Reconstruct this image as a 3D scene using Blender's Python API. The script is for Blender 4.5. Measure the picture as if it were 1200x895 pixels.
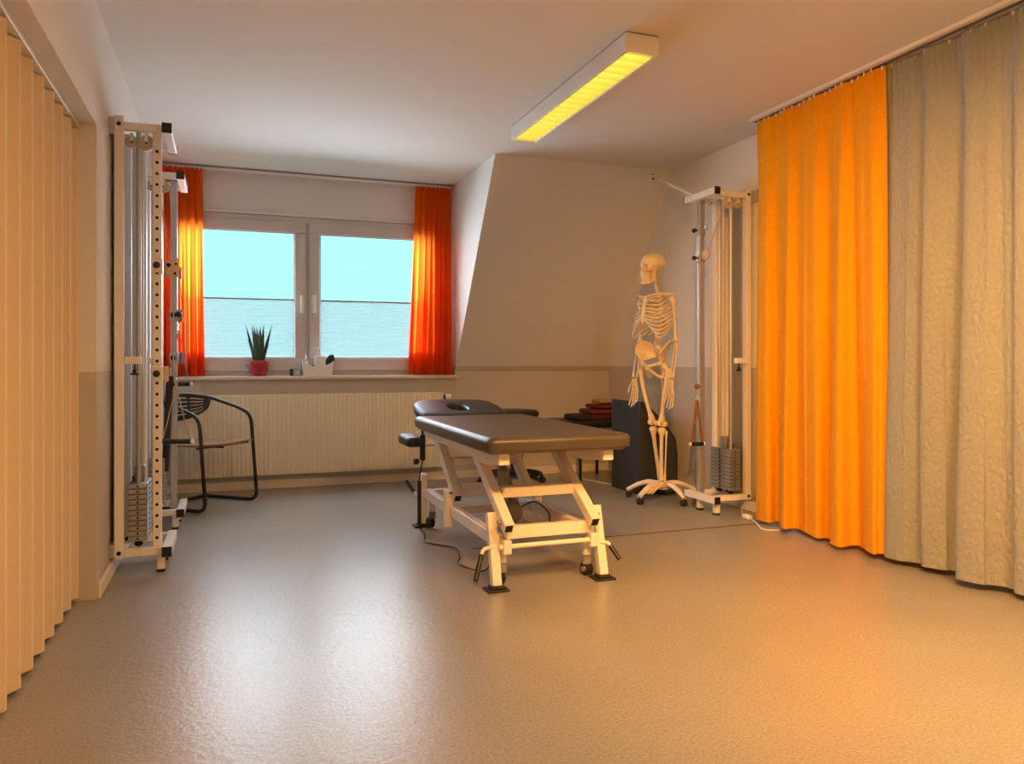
import bpy, math, random
from mathutils import Vector, Matrix
random.seed(7)
PI = math.pi
for o in list(bpy.data.objects):
    bpy.data.objects.remove(o)
scn = bpy.context.scene
COL = scn.collection

# ------------------------------------------------------------------ camera
CAM_H = 1.0
cam_d = bpy.data.cameras.new('camera')
cam = bpy.data.objects.new('camera', cam_d)
COL.objects.link(cam)
cam.location = (0, 0, CAM_H)
cam.rotation_euler = (PI / 2, 0, math.radians(-20.25))
cam_d.sensor_width = 36.0
cam_d.lens = 900.0 / 1200.0 * 36.0
cam_d.shift_y = -24.5 / 1200.0
cam_d.clip_start = 0.02
scn.camera = cam
# ------------------------------------------------------------------ sky, sun, exposure
w = bpy.data.worlds.new('sky')
scn.world = w
w.use_nodes = True
bg = w.node_tree.nodes['Background']
bg.inputs['Color'].default_value = (0.47, 1.0, 1.0, 1)
bg.inputs['Strength'].default_value = 1.15
sun_d = bpy.data.lights.new('sun', 'SUN')
sun = bpy.data.objects.new('sun', sun_d)
COL.objects.link(sun)
sun_d.energy = 33.0
sun_d.angle = math.radians(145)
sun_d.color = (0.83, 0.89, 1.0)
sun.rotation_euler = Vector((0.10, -1.0, -0.62)).to_track_quat('-Z', 'Y').to_euler()
LAMP = (1.0, 0.80, 0.13)
LAMP_STRENGTH = 3.0
FLUSH_STRENGTH = 200.0
SPOT_POWER = 650.0
vs = scn.view_settings
vs.view_transform = 'Standard'
vs.look = 'None'
vs.exposure = 0.0
vs.gamma = 1.0
vs.use_curve_mapping = False

# ------------------------------------------------------------------ room measures
XL, XR = -0.52, 3.276
YB, YW = 6.31, 6.45           # knee wall, window wall
YF = -1.6
H = 2.5
XD = 1.81                     # dormer cheek
YS, ZS = 5.254, 0.91          # slope meets ceiling / knee wall
ZPAINT = 0.955

# ------------------------------------------------------------------ materials
MATS = {}
def mat(name, col, rough=0.5, metal=0.0, var=0.0, vscale=6.0, bump=0.0, bscale=80.0, spec=0.5,
        stretch=(1, 1, 1), transl=0.0, coat=0.0, detail=4.0):
    if name in MATS:
        return MATS[name]
    m = bpy.data.materials.new(name)
    m.use_nodes = True
    nt = m.node_tree
    N, L = nt.nodes, nt.links
    b = N['Principled BSDF']
    b.inputs['Base Color'].default_value = (*col, 1)
    b.inputs['Roughness'].default_value = rough
    b.inputs['Metallic'].default_value = metal
    b.inputs['Specular IOR Level'].default_value = spec
    if coat:
        b.inputs['Coat Weight'].default_value = coat
    tc = N.new('ShaderNodeTexCoord')
    mp = N.new('ShaderNodeMapping')
    mp.inputs['Scale'].default_value = stretch
    L.new(tc.outputs['Object'], mp.inputs['Vector'])
    if var > 0 or True:
        n = N.new('ShaderNodeTexNoise')
        n.inputs['Scale'].default_value = vscale
        n.inputs['Detail'].default_value = detail
        L.new(mp.outputs['Vector'], n.inputs['Vector'])
        r = N.new('ShaderNodeMix')
        r.data_type = 'RGBA'
        k = max(var, 0.015)
        r.inputs['A'].default_value = (*[c * (1 - k) for c in col], 1)
        r.inputs['B'].default_value = (*[min(1, c * (1 + k)) for c in col], 1)
        L.new(n.outputs['Fac'], r.inputs['Factor'])
        L.new(r.outputs['Result'], b.inputs['Base Color'])
        m['_col'] = r.name
    if bump > 0:
        n2 = N.new('ShaderNodeTexNoise')
        n2.inputs['Scale'].default_value = bscale
        n2.inputs['Detail'].default_value = 5
        L.new(mp.outputs['Vector'], n2.inputs['Vector'])
        bp = N.new('ShaderNodeBump')
        bp.inputs['Strength'].default_value = bump
        bp.inputs['Distance'].default_value = 0.01
        L.new(n2.outputs['Fac'], bp.inputs['Height'])
        L.new(bp.outputs['Normal'], b.inputs['Normal'])
    if transl > 0:
        t = N.new('ShaderNodeBsdfTranslucent')
        L.new(r.outputs['Result'], t.inputs['Color'])
        mx = N.new('ShaderNodeMixShader')
        mx.inputs[0].default_value = transl
        L.new(b.outputs[0], mx.inputs[1])
        L.new(t.outputs[0], mx.inputs[2])
        L.new(mx.outputs[0], N['Material Output'].inputs['Surface'])
    MATS[name] = m
    return m

def wall_mat(name, up, low):
    m = bpy.data.materials.new(name)
    m.use_nodes = True
    nt = m.node_tree
    N, L = nt.nodes, nt.links
    b = N['Principled BSDF']
    g = N.new('ShaderNodeNewGeometry')
    s = N.new('ShaderNodeSeparateXYZ')
    L.new(g.outputs['Position'], s.inputs[0])
    c = N.new('ShaderNodeMath'); c.operation = 'GREATER_THAN'
    c.inputs[1].default_value = ZPAINT
    L.new(s.outputs['Z'], c.inputs[0])
    r = N.new('ShaderNodeMix'); r.data_type = 'RGBA'
    r.inputs['A'].default_value = (*low, 1)
    r.inputs['B'].default_value = (*up, 1)
    L.new(c.outputs[0], r.inputs['Factor'])
    L.new(r.outputs['Result'], b.inputs['Base Color'])
    rr = N.new('ShaderNodeMapRange')
    rr.inputs['To Min'].default_value = 0.42
    rr.inputs['To Max'].default_value = 0.8
    L.new(c.outputs[0], rr.inputs['Value'])
    L.new(rr.outputs[0], b.inputs['Roughness'])
    n2 = N.new('ShaderNodeTexNoise'); n2.inputs['Scale'].default_value = 140
    L.new(g.outputs['Position'], n2.inputs['Vector'])
    bp = N.new('ShaderNodeBump'); bp.inputs['Strength'].default_value = 0.12
    bp.inputs['Distance'].default_value = 0.004
    L.new(n2.outputs['Fac'], bp.inputs['Height'])
    L.new(bp.outputs['Normal'], b.inputs['Normal'])
    return m

def floor_mat():
    m = bpy.data.materials.new('vinyl_floor')
    m.use_nodes = True
    nt = m.node_tree
    N, L = nt.nodes, nt.links
    b = N['Principled BSDF']
    g = N.new('ShaderNodeNewGeometry')
    def noise(sc, det=4, rough=0.5):
        n = N.new('ShaderNodeTexNoise')
        n.inputs['Scale'].default_value = sc
        n.inputs['Detail'].default_value = det
        n.inputs['Roughness'].default_value = rough
        L.new(g.outputs['Position'], n.inputs['Vector'])
        return n
    n1 = noise(110, 3, 0.75)
    n2 = noise(1.6, 4)
    cr = N.new('ShaderNodeValToRGB')
    cr.color_ramp.elements[0].position = 0.3
    cr.color_ramp.elements[0].color = (0.22, 0.208, 0.19, 1)
    cr.color_ramp.elements[1].position = 0.7
    cr.color_ramp.elements[1].color = (0.43, 0.41, 0.375, 1)
    L.new(n1.outputs['Fac'], cr.inputs[0])
    cr2 = N.new('ShaderNodeValToRGB')
    cr2.color_ramp.elements[0].position = 0.3
    cr2.color_ramp.elements[0].color = (0.86, 0.86, 0.86, 1)
    cr2.color_ramp.elements[1].position = 0.75
    cr2.color_ramp.elements[1].color = (1, 1, 1, 1)
    L.new(n2.outputs['Fac'], cr2.inputs[0])
    mx = N.new('ShaderNodeMix'); mx.data_type = 'RGBA'; mx.blend_type = 'MULTIPLY'
    mx.inputs['Factor'].default_value = 1
    L.new(cr.outputs[0], mx.inputs['A'])
    L.new(cr2.outputs[0], mx.inputs['B'])
    L.new(mx.outputs['Result'], b.inputs['Base Color'])
    n3 = noise(30, 6, 0.65)
    mr = N.new('ShaderNodeMapRange')
    mr.inputs['To Min'].default_value = 0.27
    mr.inputs['To Max'].default_value = 0.33
    L.new(n3.outputs['Fac'], mr.inputs['Value'])
    L.new(mr.outputs[0], b.inputs['Roughness'])
    b.inputs['Specular IOR Level'].default_value = 0.9
    n4 = noise(38, 5, 0.6)
    bp = N.new('ShaderNodeBump'); bp.inputs['Strength'].default_value = 0.14
    bp.inputs['Distance'].default_value = 0.01
    L.new(n4.outputs['Fac'], bp.inputs['Height'])
    L.new(bp.outputs['Normal'], b.inputs['Normal'])
    return m

def emit_mat(name, col, st):
    m = bpy.data.materials.new(name)
    m.use_nodes = True
    N, L = m.node_tree.nodes, m.node_tree.links
    N.remove(N['Principled BSDF'])
    e = N.new('ShaderNodeEmission')
    e.inputs['Color'].default_value = (*col, 1)
    e.inputs['Strength'].default_value = st
    L.new(e.outputs[0], N['Material Output'].inputs['Surface'])
    return m

def glass_mat():
    m = bpy.data.materials.new('window_glass')
    m.use_nodes = True
    N, L = m.node_tree.nodes, m.node_tree.links
    N.remove(N['Principled BSDF'])
    t = N.new('ShaderNodeBsdfTransparent')
    t.inputs['Color'].default_value = (0.96, 0.99, 0.99, 1)
    g = N.new('ShaderNodeBsdfGlossy')
    g.inputs['Roughness'].default_value = 0.02
    mx = N.new('ShaderNodeMixShader')
    mx.inputs[0].default_value = 0.001
    L.new(t.outputs[0], mx.inputs[1]); L.new(g.outputs[0], mx.inputs[2])
    L.new(mx.outputs[0], N['Material Output'].inputs['Surface'])
    return m

def fabric(name, col, transl, wave=0.0, crinkle=0.0, transparent=0.0, rough=0.8):
    m = bpy.data.materials.new(name)
    m.use_nodes = True
    nt = m.node_tree
    N, L = nt.nodes, nt.links
    b = N['Principled BSDF']
    b.inputs['Roughness'].default_value = rough
    b.inputs['Specular IOR Level'].default_value = 0.25
    b.inputs['Sheen Weight'].default_value = 0.1
    tc = N.new('ShaderNodeTexCoord')
    n = N.new('ShaderNodeTexNoise'); n.inputs['Scale'].default_value = 60
    n.inputs['Detail'].default_value = 3
    L.new(tc.outputs['Object'], n.inputs['Vector'])
    r = N.new('ShaderNodeMix'); r.data_type = 'RGBA'
    r.inputs['A'].default_value = (*[c * 0.9 for c in col], 1)
    r.inputs['B'].default_value = (*[min(1, c * 1.1) for c in col], 1)
    L.new(n.outputs['Fac'], r.inputs['Factor'])
    L.new(r.outputs['Result'], b.inputs['Base Color'])
    if crinkle > 0:
        mp = N.new('ShaderNodeMapping'); mp.inputs['Scale'].default_value = (1.0, 1.0, 0.35)
        L.new(tc.outputs['Object'], mp.inputs['Vector'])
        v1 = N.new('ShaderNodeTexNoise'); v1.inputs['Scale'].default_value = 34
        v1.inputs['Detail'].default_value = 6; v1.inputs['Distortion'].default_value = 1.6
        L.new(mp.outputs['Vector'], v1.inputs['Vector'])
        mp2 = N.new('ShaderNodeMapping'); mp2.inputs['Scale'].default_value = (1.3, 1.3, 0.8)
        L.new(tc.outputs['Object'], mp2.inputs['Vector'])
        v2 = N.new('ShaderNodeTexVoronoi'); v2.feature = 'DISTANCE_TO_EDGE'; v2.inputs['Scale'].default_value = 26
        L.new(mp2.outputs['Vector'], v2.inputs['Vector'])
        mm = N.new('ShaderNodeMath'); mm.operation = 'MULTIPLY_ADD'
        mm.inputs[1].default_value = 1.2
        L.new(v2.outputs['Distance'], mm.inputs[0])
        L.new(v1.outputs['Fac'], mm.inputs[2])
        bp = N.new('ShaderNodeBump'); bp.inputs['Strength'].default_value = crinkle
        bp.inputs['Distance'].default_value = 0.012
        L.new(mm.outputs[0], bp.inputs['Height'])
        L.new(bp.outputs['Normal'], b.inputs['Normal'])
    t = N.new('ShaderNodeBsdfTranslucent')
    L.new(r.outputs['Result'], t.inputs['Color'])
    mx = N.new('ShaderNodeMixShader'); mx.inputs[0].default_value = transl
    L.new(b.outputs[0], mx.inputs[1]); L.new(t.outputs[0], mx.inputs[2])
    out = mx
    if transparent > 0:
        tr = N.new('ShaderNodeBsdfTransparent')
        m2 = N.new('ShaderNodeMixShader'); m2.inputs[0].default_value = transparent
        L.new(mx.outputs[0], m2.inputs[1]); L.new(tr.outputs[0], m2.inputs[2])
        out = m2
    L.new(out.outputs[0], N['Material Output'].inputs['Surface'])
    return m

WALL = wall_mat('wall_paint', (0.78, 0.76, 0.73), (0.56, 0.52, 0.46))
CEIL = mat('ceiling_paint', (0.80, 0.76, 0.71), 0.85, var=0.02, vscale=1.5)
FLOOR = floor_mat()
WHITE_LACQ = mat('white_lacquer', (0.80, 0.74, 0.66), 0.35, var=0.03, vscale=9)
FRAME_W = mat('white_powder_coat', (0.84, 0.80, 0.75), 0.38, var=0.03, vscale=12)
CREAM = mat('cream_folding_door', (0.72, 0.58, 0.40), 0.45, var=0.05, vscale=3, stretch=(6, 6, 0.4))
PVC = mat('shaded_white_window_plastic', (0.62, 0.58, 0.56), 0.4, var=0.02)  # white plastic, greyed so the colour carries its backlit shade
GASKET = mat('grey_seal', (0.25, 0.25, 0.26), 0.6)
SILL = mat('sill_stone', (0.70, 0.62, 0.53), 0.35, var=0.12, vscale=30)
STEEL = mat('brushed_steel', (0.50, 0.50, 0.50), 0.42, 0.8, var=0.06, vscale=30, stretch=(1, 1, 0.1))
CHROME = mat('chrome', (0.8, 0.8, 0.8), 0.12, 1.0)
PLATE = mat('weight_plate_steel', (0.42, 0.42, 0.42), 0.42, 0.85, var=0.12, vscale=25)
BLACK = mat('black_plastic', (0.012, 0.012, 0.013), 0.4, var=0.1)
BLACKM = mat('black_lacquered_tube', (0.010, 0.010, 0.011), 0.3, var=0.1)
RUBBER = mat('black_rubber', (0.02, 0.02, 0.021), 0.7, var=0.1)
LEATHER = mat('brown_black_upholstery', (0.070, 0.058, 0.048), 0.36, var=0.12, vscale=18, bump=0.10, bscale=220)
BLACKPAD = mat('black_upholstery', (0.016, 0.016, 0.018), 0.42, var=0.1, bump=0.08, bscale=200)
FOAM = mat('charcoal_cover', (0.030, 0.036, 0.042), 0.75, var=0.15, vscale=20, bump=0.1, bscale=160)
BONE = mat('bone_plastic', (0.80, 0.63, 0.38), 0.45, var=0.12, vscale=14)
CARTIL = mat('pale_cartilage', (0.80, 0.72, 0.58), 0.5, var=0.1, vscale=20)
WOOD = mat('seat_beech', (0.30, 0.16, 0.08), 0.4, var=0.25, vscale=8, stretch=(1, 8, 1))
TAN = mat('tan_plastic', (0.60, 0.48, 0.33), 0.45, var=0.08)
STRAP = mat('brown_leather_strap', (0.24, 0.10, 0.035), 0.5, var=0.15, vscale=20)
ROPE = mat('grey_rope', (0.45, 0.40, 0.36), 0.8, var=0.2, vscale=200)
RAD = mat('radiator_enamel', (0.82, 0.76, 0.60), 0.38, var=0.02)
REDPOT = mat('red_glazed_pot', (0.40, 0.012, 0.035), 0.18, var=0.08, coat=0.5)
LEAF = mat('snake_plant_leaf', (0.028, 0.075, 0.035), 0.45, var=0.5, vscale=40, stretch=(1, 1, 2))
SOIL = mat('potting_soil', (0.03, 0.02, 0.012), 0.9, var=0.4, vscale=60, bump=0.6, bscale=90)
WHITEP = mat('white_plastic', (0.86, 0.84, 0.81), 0.35, var=0.02)
NAVY = mat('dark_navy_bristle', (0.012, 0.016, 0.030), 0.6, var=0.2)
MAROON = mat('maroon_terry', (0.13, 0.016, 0.022), 0.9, var=0.25, vscale=50, bump=0.4, bscale=120)
TANCLOTH = mat('tan_terry', (0.42, 0.28, 0.15), 0.9, var=0.2, vscale=50, bump=0.4, bscale=120)
DARKCLOTH = mat('black_cloth', (0.02, 0.018, 0.018), 0.9, var=0.2, vscale=50, bump=0.4, bscale=120)
GREYM = mat('grey_motor', (0.24, 0.24, 0.25), 0.4, var=0.08)
SEAM = mat('floor_joint', (0.15, 0.12, 0.085), 0.7, var=0.2, vscale=20)
HOLE = mat('dark_hole', (0.008, 0.008, 0.008), 0.8)
CORD = mat('white_cord', (0.78, 0.72, 0.62), 0.5)
GLASS = glass_mat()
ORANGE = fabric('orange_curtain_cloth', (0.96, 0.43, 0.006), 0.25, crinkle=0.35)
ORANGE_SHEER = fabric('orange_sheer_cloth', (0.97, 0.22, 0.02), 0.8, crinkle=0.12)
GREYCL = fabric('grey_curtain_cloth', (0.345, 0.365, 0.38), 0.2, crinkle=0.6)
BLIND = fabric('pleated_blind_cloth', (0.42, 0.48, 0.54), 0.10, transparent=0.48)
GLOW = emit_mat('lamp_glow', LAMP, LAMP_STRENGTH)
GLOW2 = emit_mat('flush_lamp_glow', (1.0, 0.53, 0.19), FLUSH_STRENGTH)
LOUV = mat('louvre_reflector', (0.90, 0.86, 0.50), 0.4, var=0.03, transl=0.15)

# ------------------------------------------------------------------ mesh builder
class MB:
    def __init__(s):
        s.v, s.f = [], []
    def add(s, vs, fs):
        n = len(s.v)
        s.v += [tuple(p) for p in vs]
        s.f += [tuple(i + n for i in f) for f in fs]
        return s
    def box(s, lo, hi, c=0.0, M=None):
        x0, y0, z0 = [min(a, b) for a, b in zip(lo, hi)]
        x1, y1, z1 = [max(a, b) for a, b in zip(lo, hi)]
        c = min(c, (x1 - x0) * .45, (y1 - y0) * .45, (z1 - z0) * .45)
        if c <= 1e-6:
            vs = [(x, y, z) for x in (x0, x1) for y in (y0, y1) for z in (z0, z1)]
            fs = [(0, 1, 3, 2), (4, 6, 7, 5), (0, 4, 5, 1), (2, 3, 7, 6), (0, 2, 6, 4), (1, 5, 7, 3)]
        else:
            vs, idx = [], {}
            for i, (x, sx) in enumerate(((x0, 1), (x1, -1))):
                for j, (y, sy) in enumerate(((y0, 1), (y1, -1))):
                    for k, (z, sz) in enumerate(((z0, 1), (z1, -1))):
                        idx[i, j, k, 0] = len(vs); vs.append((x, y + sy * c, z + sz * c))
                        idx[i, j, k, 1] = len(vs); vs.append((x + sx * c, y, z + sz * c))
                        idx[i, j, k, 2] = len(vs); vs.append((x + sx * c, y + sy * c, z))
            fs = []
            def q(a):
                fs.append(tuple(a))
            for i in (0, 1):
                a = [idx[i, 0, 0, 0], idx[i, 0, 1, 0], idx[i, 1, 1, 0], idx[i, 1, 0, 0]]; q(a if i == 0 else a[::-1])
                a = [idx[0, i, 0, 1], idx[1, i, 0, 1], idx[1, i, 1, 1], idx[0, i, 1, 1]]; q(a if i == 0 else a[::-1])
                a = [idx[0, 0, i, 2], idx[0, 1, i, 2], idx[1, 1, i, 2], idx[1, 0, i, 2]]; q(a if i == 0 else a[::-1])
            for i in (0, 1):
                for j in (0, 1):
                    fl = (i + j) % 2
                    a = [idx[i, j, 0, 0], idx[i, j, 0, 1], idx[i, j, 1, 1], idx[i, j, 1, 0]]; q(a[::-1] if fl else a)
                    a = [idx[i, 0, j, 0], idx[i, 1, j, 0], idx[i, 1, j, 2], idx[i, 0, j, 2]]; q(a[::-1] if fl else a)
                    a = [idx[0, i, j, 1], idx[0, i, j, 2], idx[1, i, j, 2], idx[1, i, j, 1]]; q(a[::-1] if fl else a)
                    for k in (0, 1):
                        a = [idx[i, j, k, 0], idx[i, j, k, 2], idx[i, j, k, 1]]
                        q(a if (i + j + k) % 2 else a[::-1])
        if M is not None:
            vs = [M @ Vector(p) for p in vs]
        return s.add(vs, fs)
    def bar(s, p0, p1, w_, h_, c=0.004, up=(0, 0, 1)):
        p0, p1 = Vector(p0), Vector(p1)
        d = p1 - p0
        z = d.normalized()
        u = Vector(up)
        if abs(z.dot(u)) > 0.98:
            u = Vector((0, 1, 0))
        x = u.cross(z).normalized()
        y = z.cross(x)
        M = Matrix((x, y, z)).transposed().to_4x4()
        M.translation = p0
        return s.box((-w_ / 2, -h_ / 2, 0), (w_ / 2, h_ / 2, d.length), c, M)
    def tube(s, pts, r, n=10, closed=False, cap=True, flat=1.0, up=None):
        pts = [Vector(p) for p in pts]
        m = len(pts)
        rs = r if isinstance(r, (list, tuple)) else [r] * m
        tang = []
        for i in range(m):
            if closed:
                t = pts[(i + 1) % m] - pts[i - 1]
            else:
                t = pts[min(i + 1, m - 1)] - pts[max(i - 1, 0)]
            tang.append(t.normalized())
        u = Vector(up) if up else (Vector((0, 0, 1)) if abs(tang[0].z) < 0.9 else Vector((0, 1, 0)))
        vs = []
        for i in range(m):
            t = tang[i]
            x = u - t * u.dot(t)
            if x.length < 1e-4:
                x = Vector((1, 0, 0)) - t * t.x
            x.normalize()
            u = x
            y = t.cross(x)
            for k in range(n):
                a = 2 * PI * k / n
                vs.append(pts[i] + rs[i] * (math.cos(a) * x * flat + math.sin(a) * y))
        fs = []
        for i in range(m if closed else m - 1):
            j = (i + 1) % m
            for k in range(n):
                l = (k + 1) % n
                fs.append((i * n + k, i * n + l, j * n + l, j * n + k))
        if cap and not closed:
            fs.append(tuple(range(n))[::-1])
            fs.append(tuple((m - 1) * n + k for k in range(n)))
        return s.add(vs, fs)
    def lathe(s, prof, n=24, M=None, sx=1.0, sy=1.0):
        vs = []
        for r, z in prof:
            for k in range(n):
                a = 2 * PI * k / n
                vs.append(Vector((r * math.cos(a) * sx, r * math.sin(a) * sy, z)))
        fs = []
        for i in range(len(prof) - 1):
            for k in range(n):
                l = (k + 1) % n
                fs.append((i * n + k, i * n + l, (i + 1) * n + l, (i + 1) * n + k))
        fs.append(tuple(range(n))[::-1])
        fs.append(tuple((len(prof) - 1) * n + k for k in range(n)))
        if M is not None:
            vs = [M @ p for p in vs]
        return s.add(vs, fs)
    def disc(s, c, axis, r, th, n=20, ch=0.0):
        M = Vector(axis).normalized().to_track_quat('Z', 'Y').to_matrix().to_4x4()
        M.translation = Vector(c)
        if ch:
            pr = [(r - ch, -th / 2), (r, -th / 2 + ch), (r, th / 2 - ch), (r - ch, th / 2)]
        else:
            pr = [(r, -th / 2), (r, th / 2)]
        return s.lathe(pr, n, M)
    def ball(s, c, r, n=12, sc=(1, 1, 1)):
        M = Matrix.Translation(Vector(c)) @ Matrix.Diagonal((*sc, 1))
        h = max(4, n // 2)
        pr = [(r * max(0.02, math.sin(PI * i / h)), -r * math.cos(PI * i / h)) for i in range(h + 1)]
        return s.lathe(pr, n, M)
    def prism(s, poly, lo, hi, axis='x'):
        def P(a, b, c):
            return {'x': (c, a, b), 'y': (a, c, b), 'z': (a, b, c)}[axis]
        n = len(poly)
        vs = [P(a, b, lo) for a, b in poly] + [P(a, b, hi) for a, b in poly]
        fs = [tuple(range(n))[::-1], tuple(range(n, 2 * n))]
        for i in range(n):
            j = (i + 1) % n
            fs.append((i, j, n + j, n + i))
        return s.add(vs, fs)
    def grid(s, fn, nu, nv):
        vs = [fn(i / nu, j / nv) for j in range(nv + 1) for i in range(nu + 1)]
        fs = []
        for j in range(nv):
            for i in range(nu):
                a = j * (nu + 1) + i
                fs.append((a, a + 1, a + nu + 2, a + nu + 1))
        return s.add(vs, fs)
    def slab(s, fn, th, nu, nv):
        """two-sided sheet: fn(u,v)->(point, normal)"""
        top, bot = [], []
        for j in range(nv + 1):
            for i in range(nu + 1):
                p, nn = fn(i / nu, j / nv)
                p, nn = Vector(p), Vector(nn).normalized()
                top.append(p + nn * th / 2); bot.append(p - nn * th / 2)
        K = len(top)
        fs = []
        W = nu + 1
        for j in range(nv):
            for i in range(nu):
                a = j * W + i
                fs.append((a, a + 1, a + W + 1, a + W))
                fs.append((K + a, K + a + W, K + a + W + 1, K + a + 1))
        ring = [i for i in range(W)] + [j * W + nu for j in range(1, nv + 1)] + \
               [nv * W + i for i in range(nu - 1, -1, -1)] + [j * W for j in range(nv - 1, 0, -1)]
        for a, b in zip(ring, ring[1:] + ring[:1]):
            fs.append((a, K + a, K + b, b))
        return s.add(top + bot, fs)
    def build(s, name, m, parent=None, smooth=35, off=None):
        import bmesh
        me = bpy.data.meshes.new(name)
        o0 = Vector(off) if off is not None else Vector((0, 0, 0))
        me.from_pydata([tuple(Vector(p) - o0) for p in s.v], [], s.f)
        bm = bmesh.new(); bm.from_mesh(me)
        bmesh.ops.recalc_face_normals(bm, faces=bm.faces)
        bm.to_mesh(me); bm.free()
        if smooth:
            me.shade_smooth()
            me.set_sharp_from_angle(angle=math.radians(smooth))
        me.materials.append(m)
        o = bpy.data.objects.new(name, me)
        COL.objects.link(o)
        if off is not None:
            o.location = o0
        if parent is not None:
            o.parent = parent
        return o

def tag(o, label=None, cat=None, group=None, kind=None):
    if label: o['label'] = label
    if cat: o['category'] = cat
    if group: o['group'] = group
    if kind: o['kind'] = kind
    return o
def thing(name, label, cat, loc=(0, 0, 0), rz=0.0, group=None):
    o = bpy.data.objects.new(name, None)
    COL.objects.link(o)
    o.empty_display_size = 0.1
    o.location = loc
    o.rotation_euler = (0, 0, rz)
    return tag(o, label, cat, group)
def struct(name, mb, m, label, smooth=0):
    o = mb.build(name, m, None, smooth)
    return tag(o, label, name.split('_')[0], None, 'structure')
def copy_part(o, parent, loc=None):
    c = o.copy(); COL.objects.link(c); c.parent = parent
    if loc is not None: c.location = loc
    for ch in list(o.children):
        copy_part(ch, c)
    return c
def smooth_path(pts, sub=6, closed=False):
    P = [Vector(p) for p in pts]
    n = len(P)
    out = []
    rng = range(n if closed else n - 1)
    for i in rng:
        p1, p2 = P[i], P[(i + 1) % n]
        p0 = P[i - 1] if (closed or i > 0) else p1 * 2 - p2
        p3 = P[(i + 2) % n] if (closed or i + 2 < n) else p2 * 2 - p1
        for k in range(sub):
            t = k / sub
            out.append(0.5 * ((2 * p1) + (p2 - p0) * t + (2 * p0 - 5 * p1 + 4 * p2 - p3) * t * t + (3 * p1 - p0 - 3 * p2 + p3) * t ** 3))
    if not closed:
        out.append(P[-1])
    return out
def round_path(pts, r, sub=5):
    """polyline with rounded corners"""
    P = [Vector(p) for p in pts]
    out = [P[0]]
    for i in range(1, len(P) - 1):
        a, b, c = P[i - 1], P[i], P[i + 1]
        d1, d2 = (a - b), (c - b)
        k = min(r, d1.length * .48, d2.length * .48)
        q0, q1 = b + d1.normalized() * k, b + d2.normalized() * k
        for t in range(sub + 1):
            t /= sub
            out.append((1 - t) ** 2 * q0 + 2 * t * (1 - t) * b + t * t * q1)
    out.append(P[-1])
    return out

# ================================================================== THE ROOM
T = 0.12
fl = struct('floor', MB().box((XL - 0.5, YF - T, -0.08), (XR + T, YW + T, 0)), FLOOR, 'speckled grey beige vinyl floor')
j = MB().box((1.22, 3.90, -0.002), (XR, 3.922, 0.0012)).build('joint_strip', SEAM, fl, 0)
struct('ceiling', MB().box((XL - 0.5, YF - T, H), (XR + T, YW + T, H + 0.1)), CEIL, 'smooth white ceiling')
# left wall with the door opening
DY0, DY1, DZ = 0.55, 3.63, 1.99
DX = -0.66
wl = MB()
wl.box((XL - 0.26, DY1, 0), (XL, YW + T, H))
wl.box((XL - 0.26, YF, 0), (XL, DY0, H))
wl.box((XL - 0.26, DY0, DZ), (XL, DY1, H))
wl.box((XL - 0.26, DY0, 0), (DX - 0.04, DY1, DZ))
struct('wall_left', wl, WALL, 'painted left wall with door opening and taupe lower band')
struct('wall_right', MB().box((XR, YF, 0), (XR + T, YW + T, H)), WALL, 'painted right wall with taupe lower band')
struct('wall_front', MB().box((XL - 0.26, YF - T, 0), (XR + T, YF, H)), WALL, 'painted wall behind the viewer')
# back wall: knee wall below sill and to the right, window wall above
WX0, WX1, WZ0, WZ1 = -0.49, 1.72, 0.875, 2.165
kb = MB()
kb.box((XL, YB, 0), (XR, YW + T, 0.855))
kb.box((XD, YB, 0.855), (XR, YW + T, ZS))
kb.box((XL, YW, 0.855), (WX0, YW + T, H))
kb.box((WX1, YW, 0.855), (XD + T, YW + T, H))
kb.box((WX0, YW, WZ1), (WX1, YW + T, H))
struct('wall_back', kb, WALL, 'back wall with window opening and low knee wall')
sl = MB().prism([(YB, ZS), (YS, H), (YW + T, H), (YW + T, ZS)], XD, XR, 'x')
struct('wall_slope', sl, WALL, 'sloped attic ceiling beside the dormer window')
# baseboards
bb = MB().box((XL, DY1 + 0.005, 0), (XL + 0.016, YB, 0.068), 0.004)
struct('baseboard_left', bb, WHITE_LACQ, 'light skirting board along the left wall')
struct('baseboard_back', MB().box((XL + 0.017, YB - 0.016, 0), (XR, YB, 0.066), 0.004), WHITE_LACQ, 'light skirting board along the back wall')
struct('baseboard_right', MB().box((XR - 0.016, YF, 0), (XR, YB - 0.017, 0.066), 0.004), WHITE_LACQ, 'light skirting board along the right wall')
# sill
struct('trim_1', MB().box((XL, YB - 0.045, 0.853), (XD + 0.012, YW, 0.882), 0.006), SILL, 'pale stone window sill board', 30)

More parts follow.
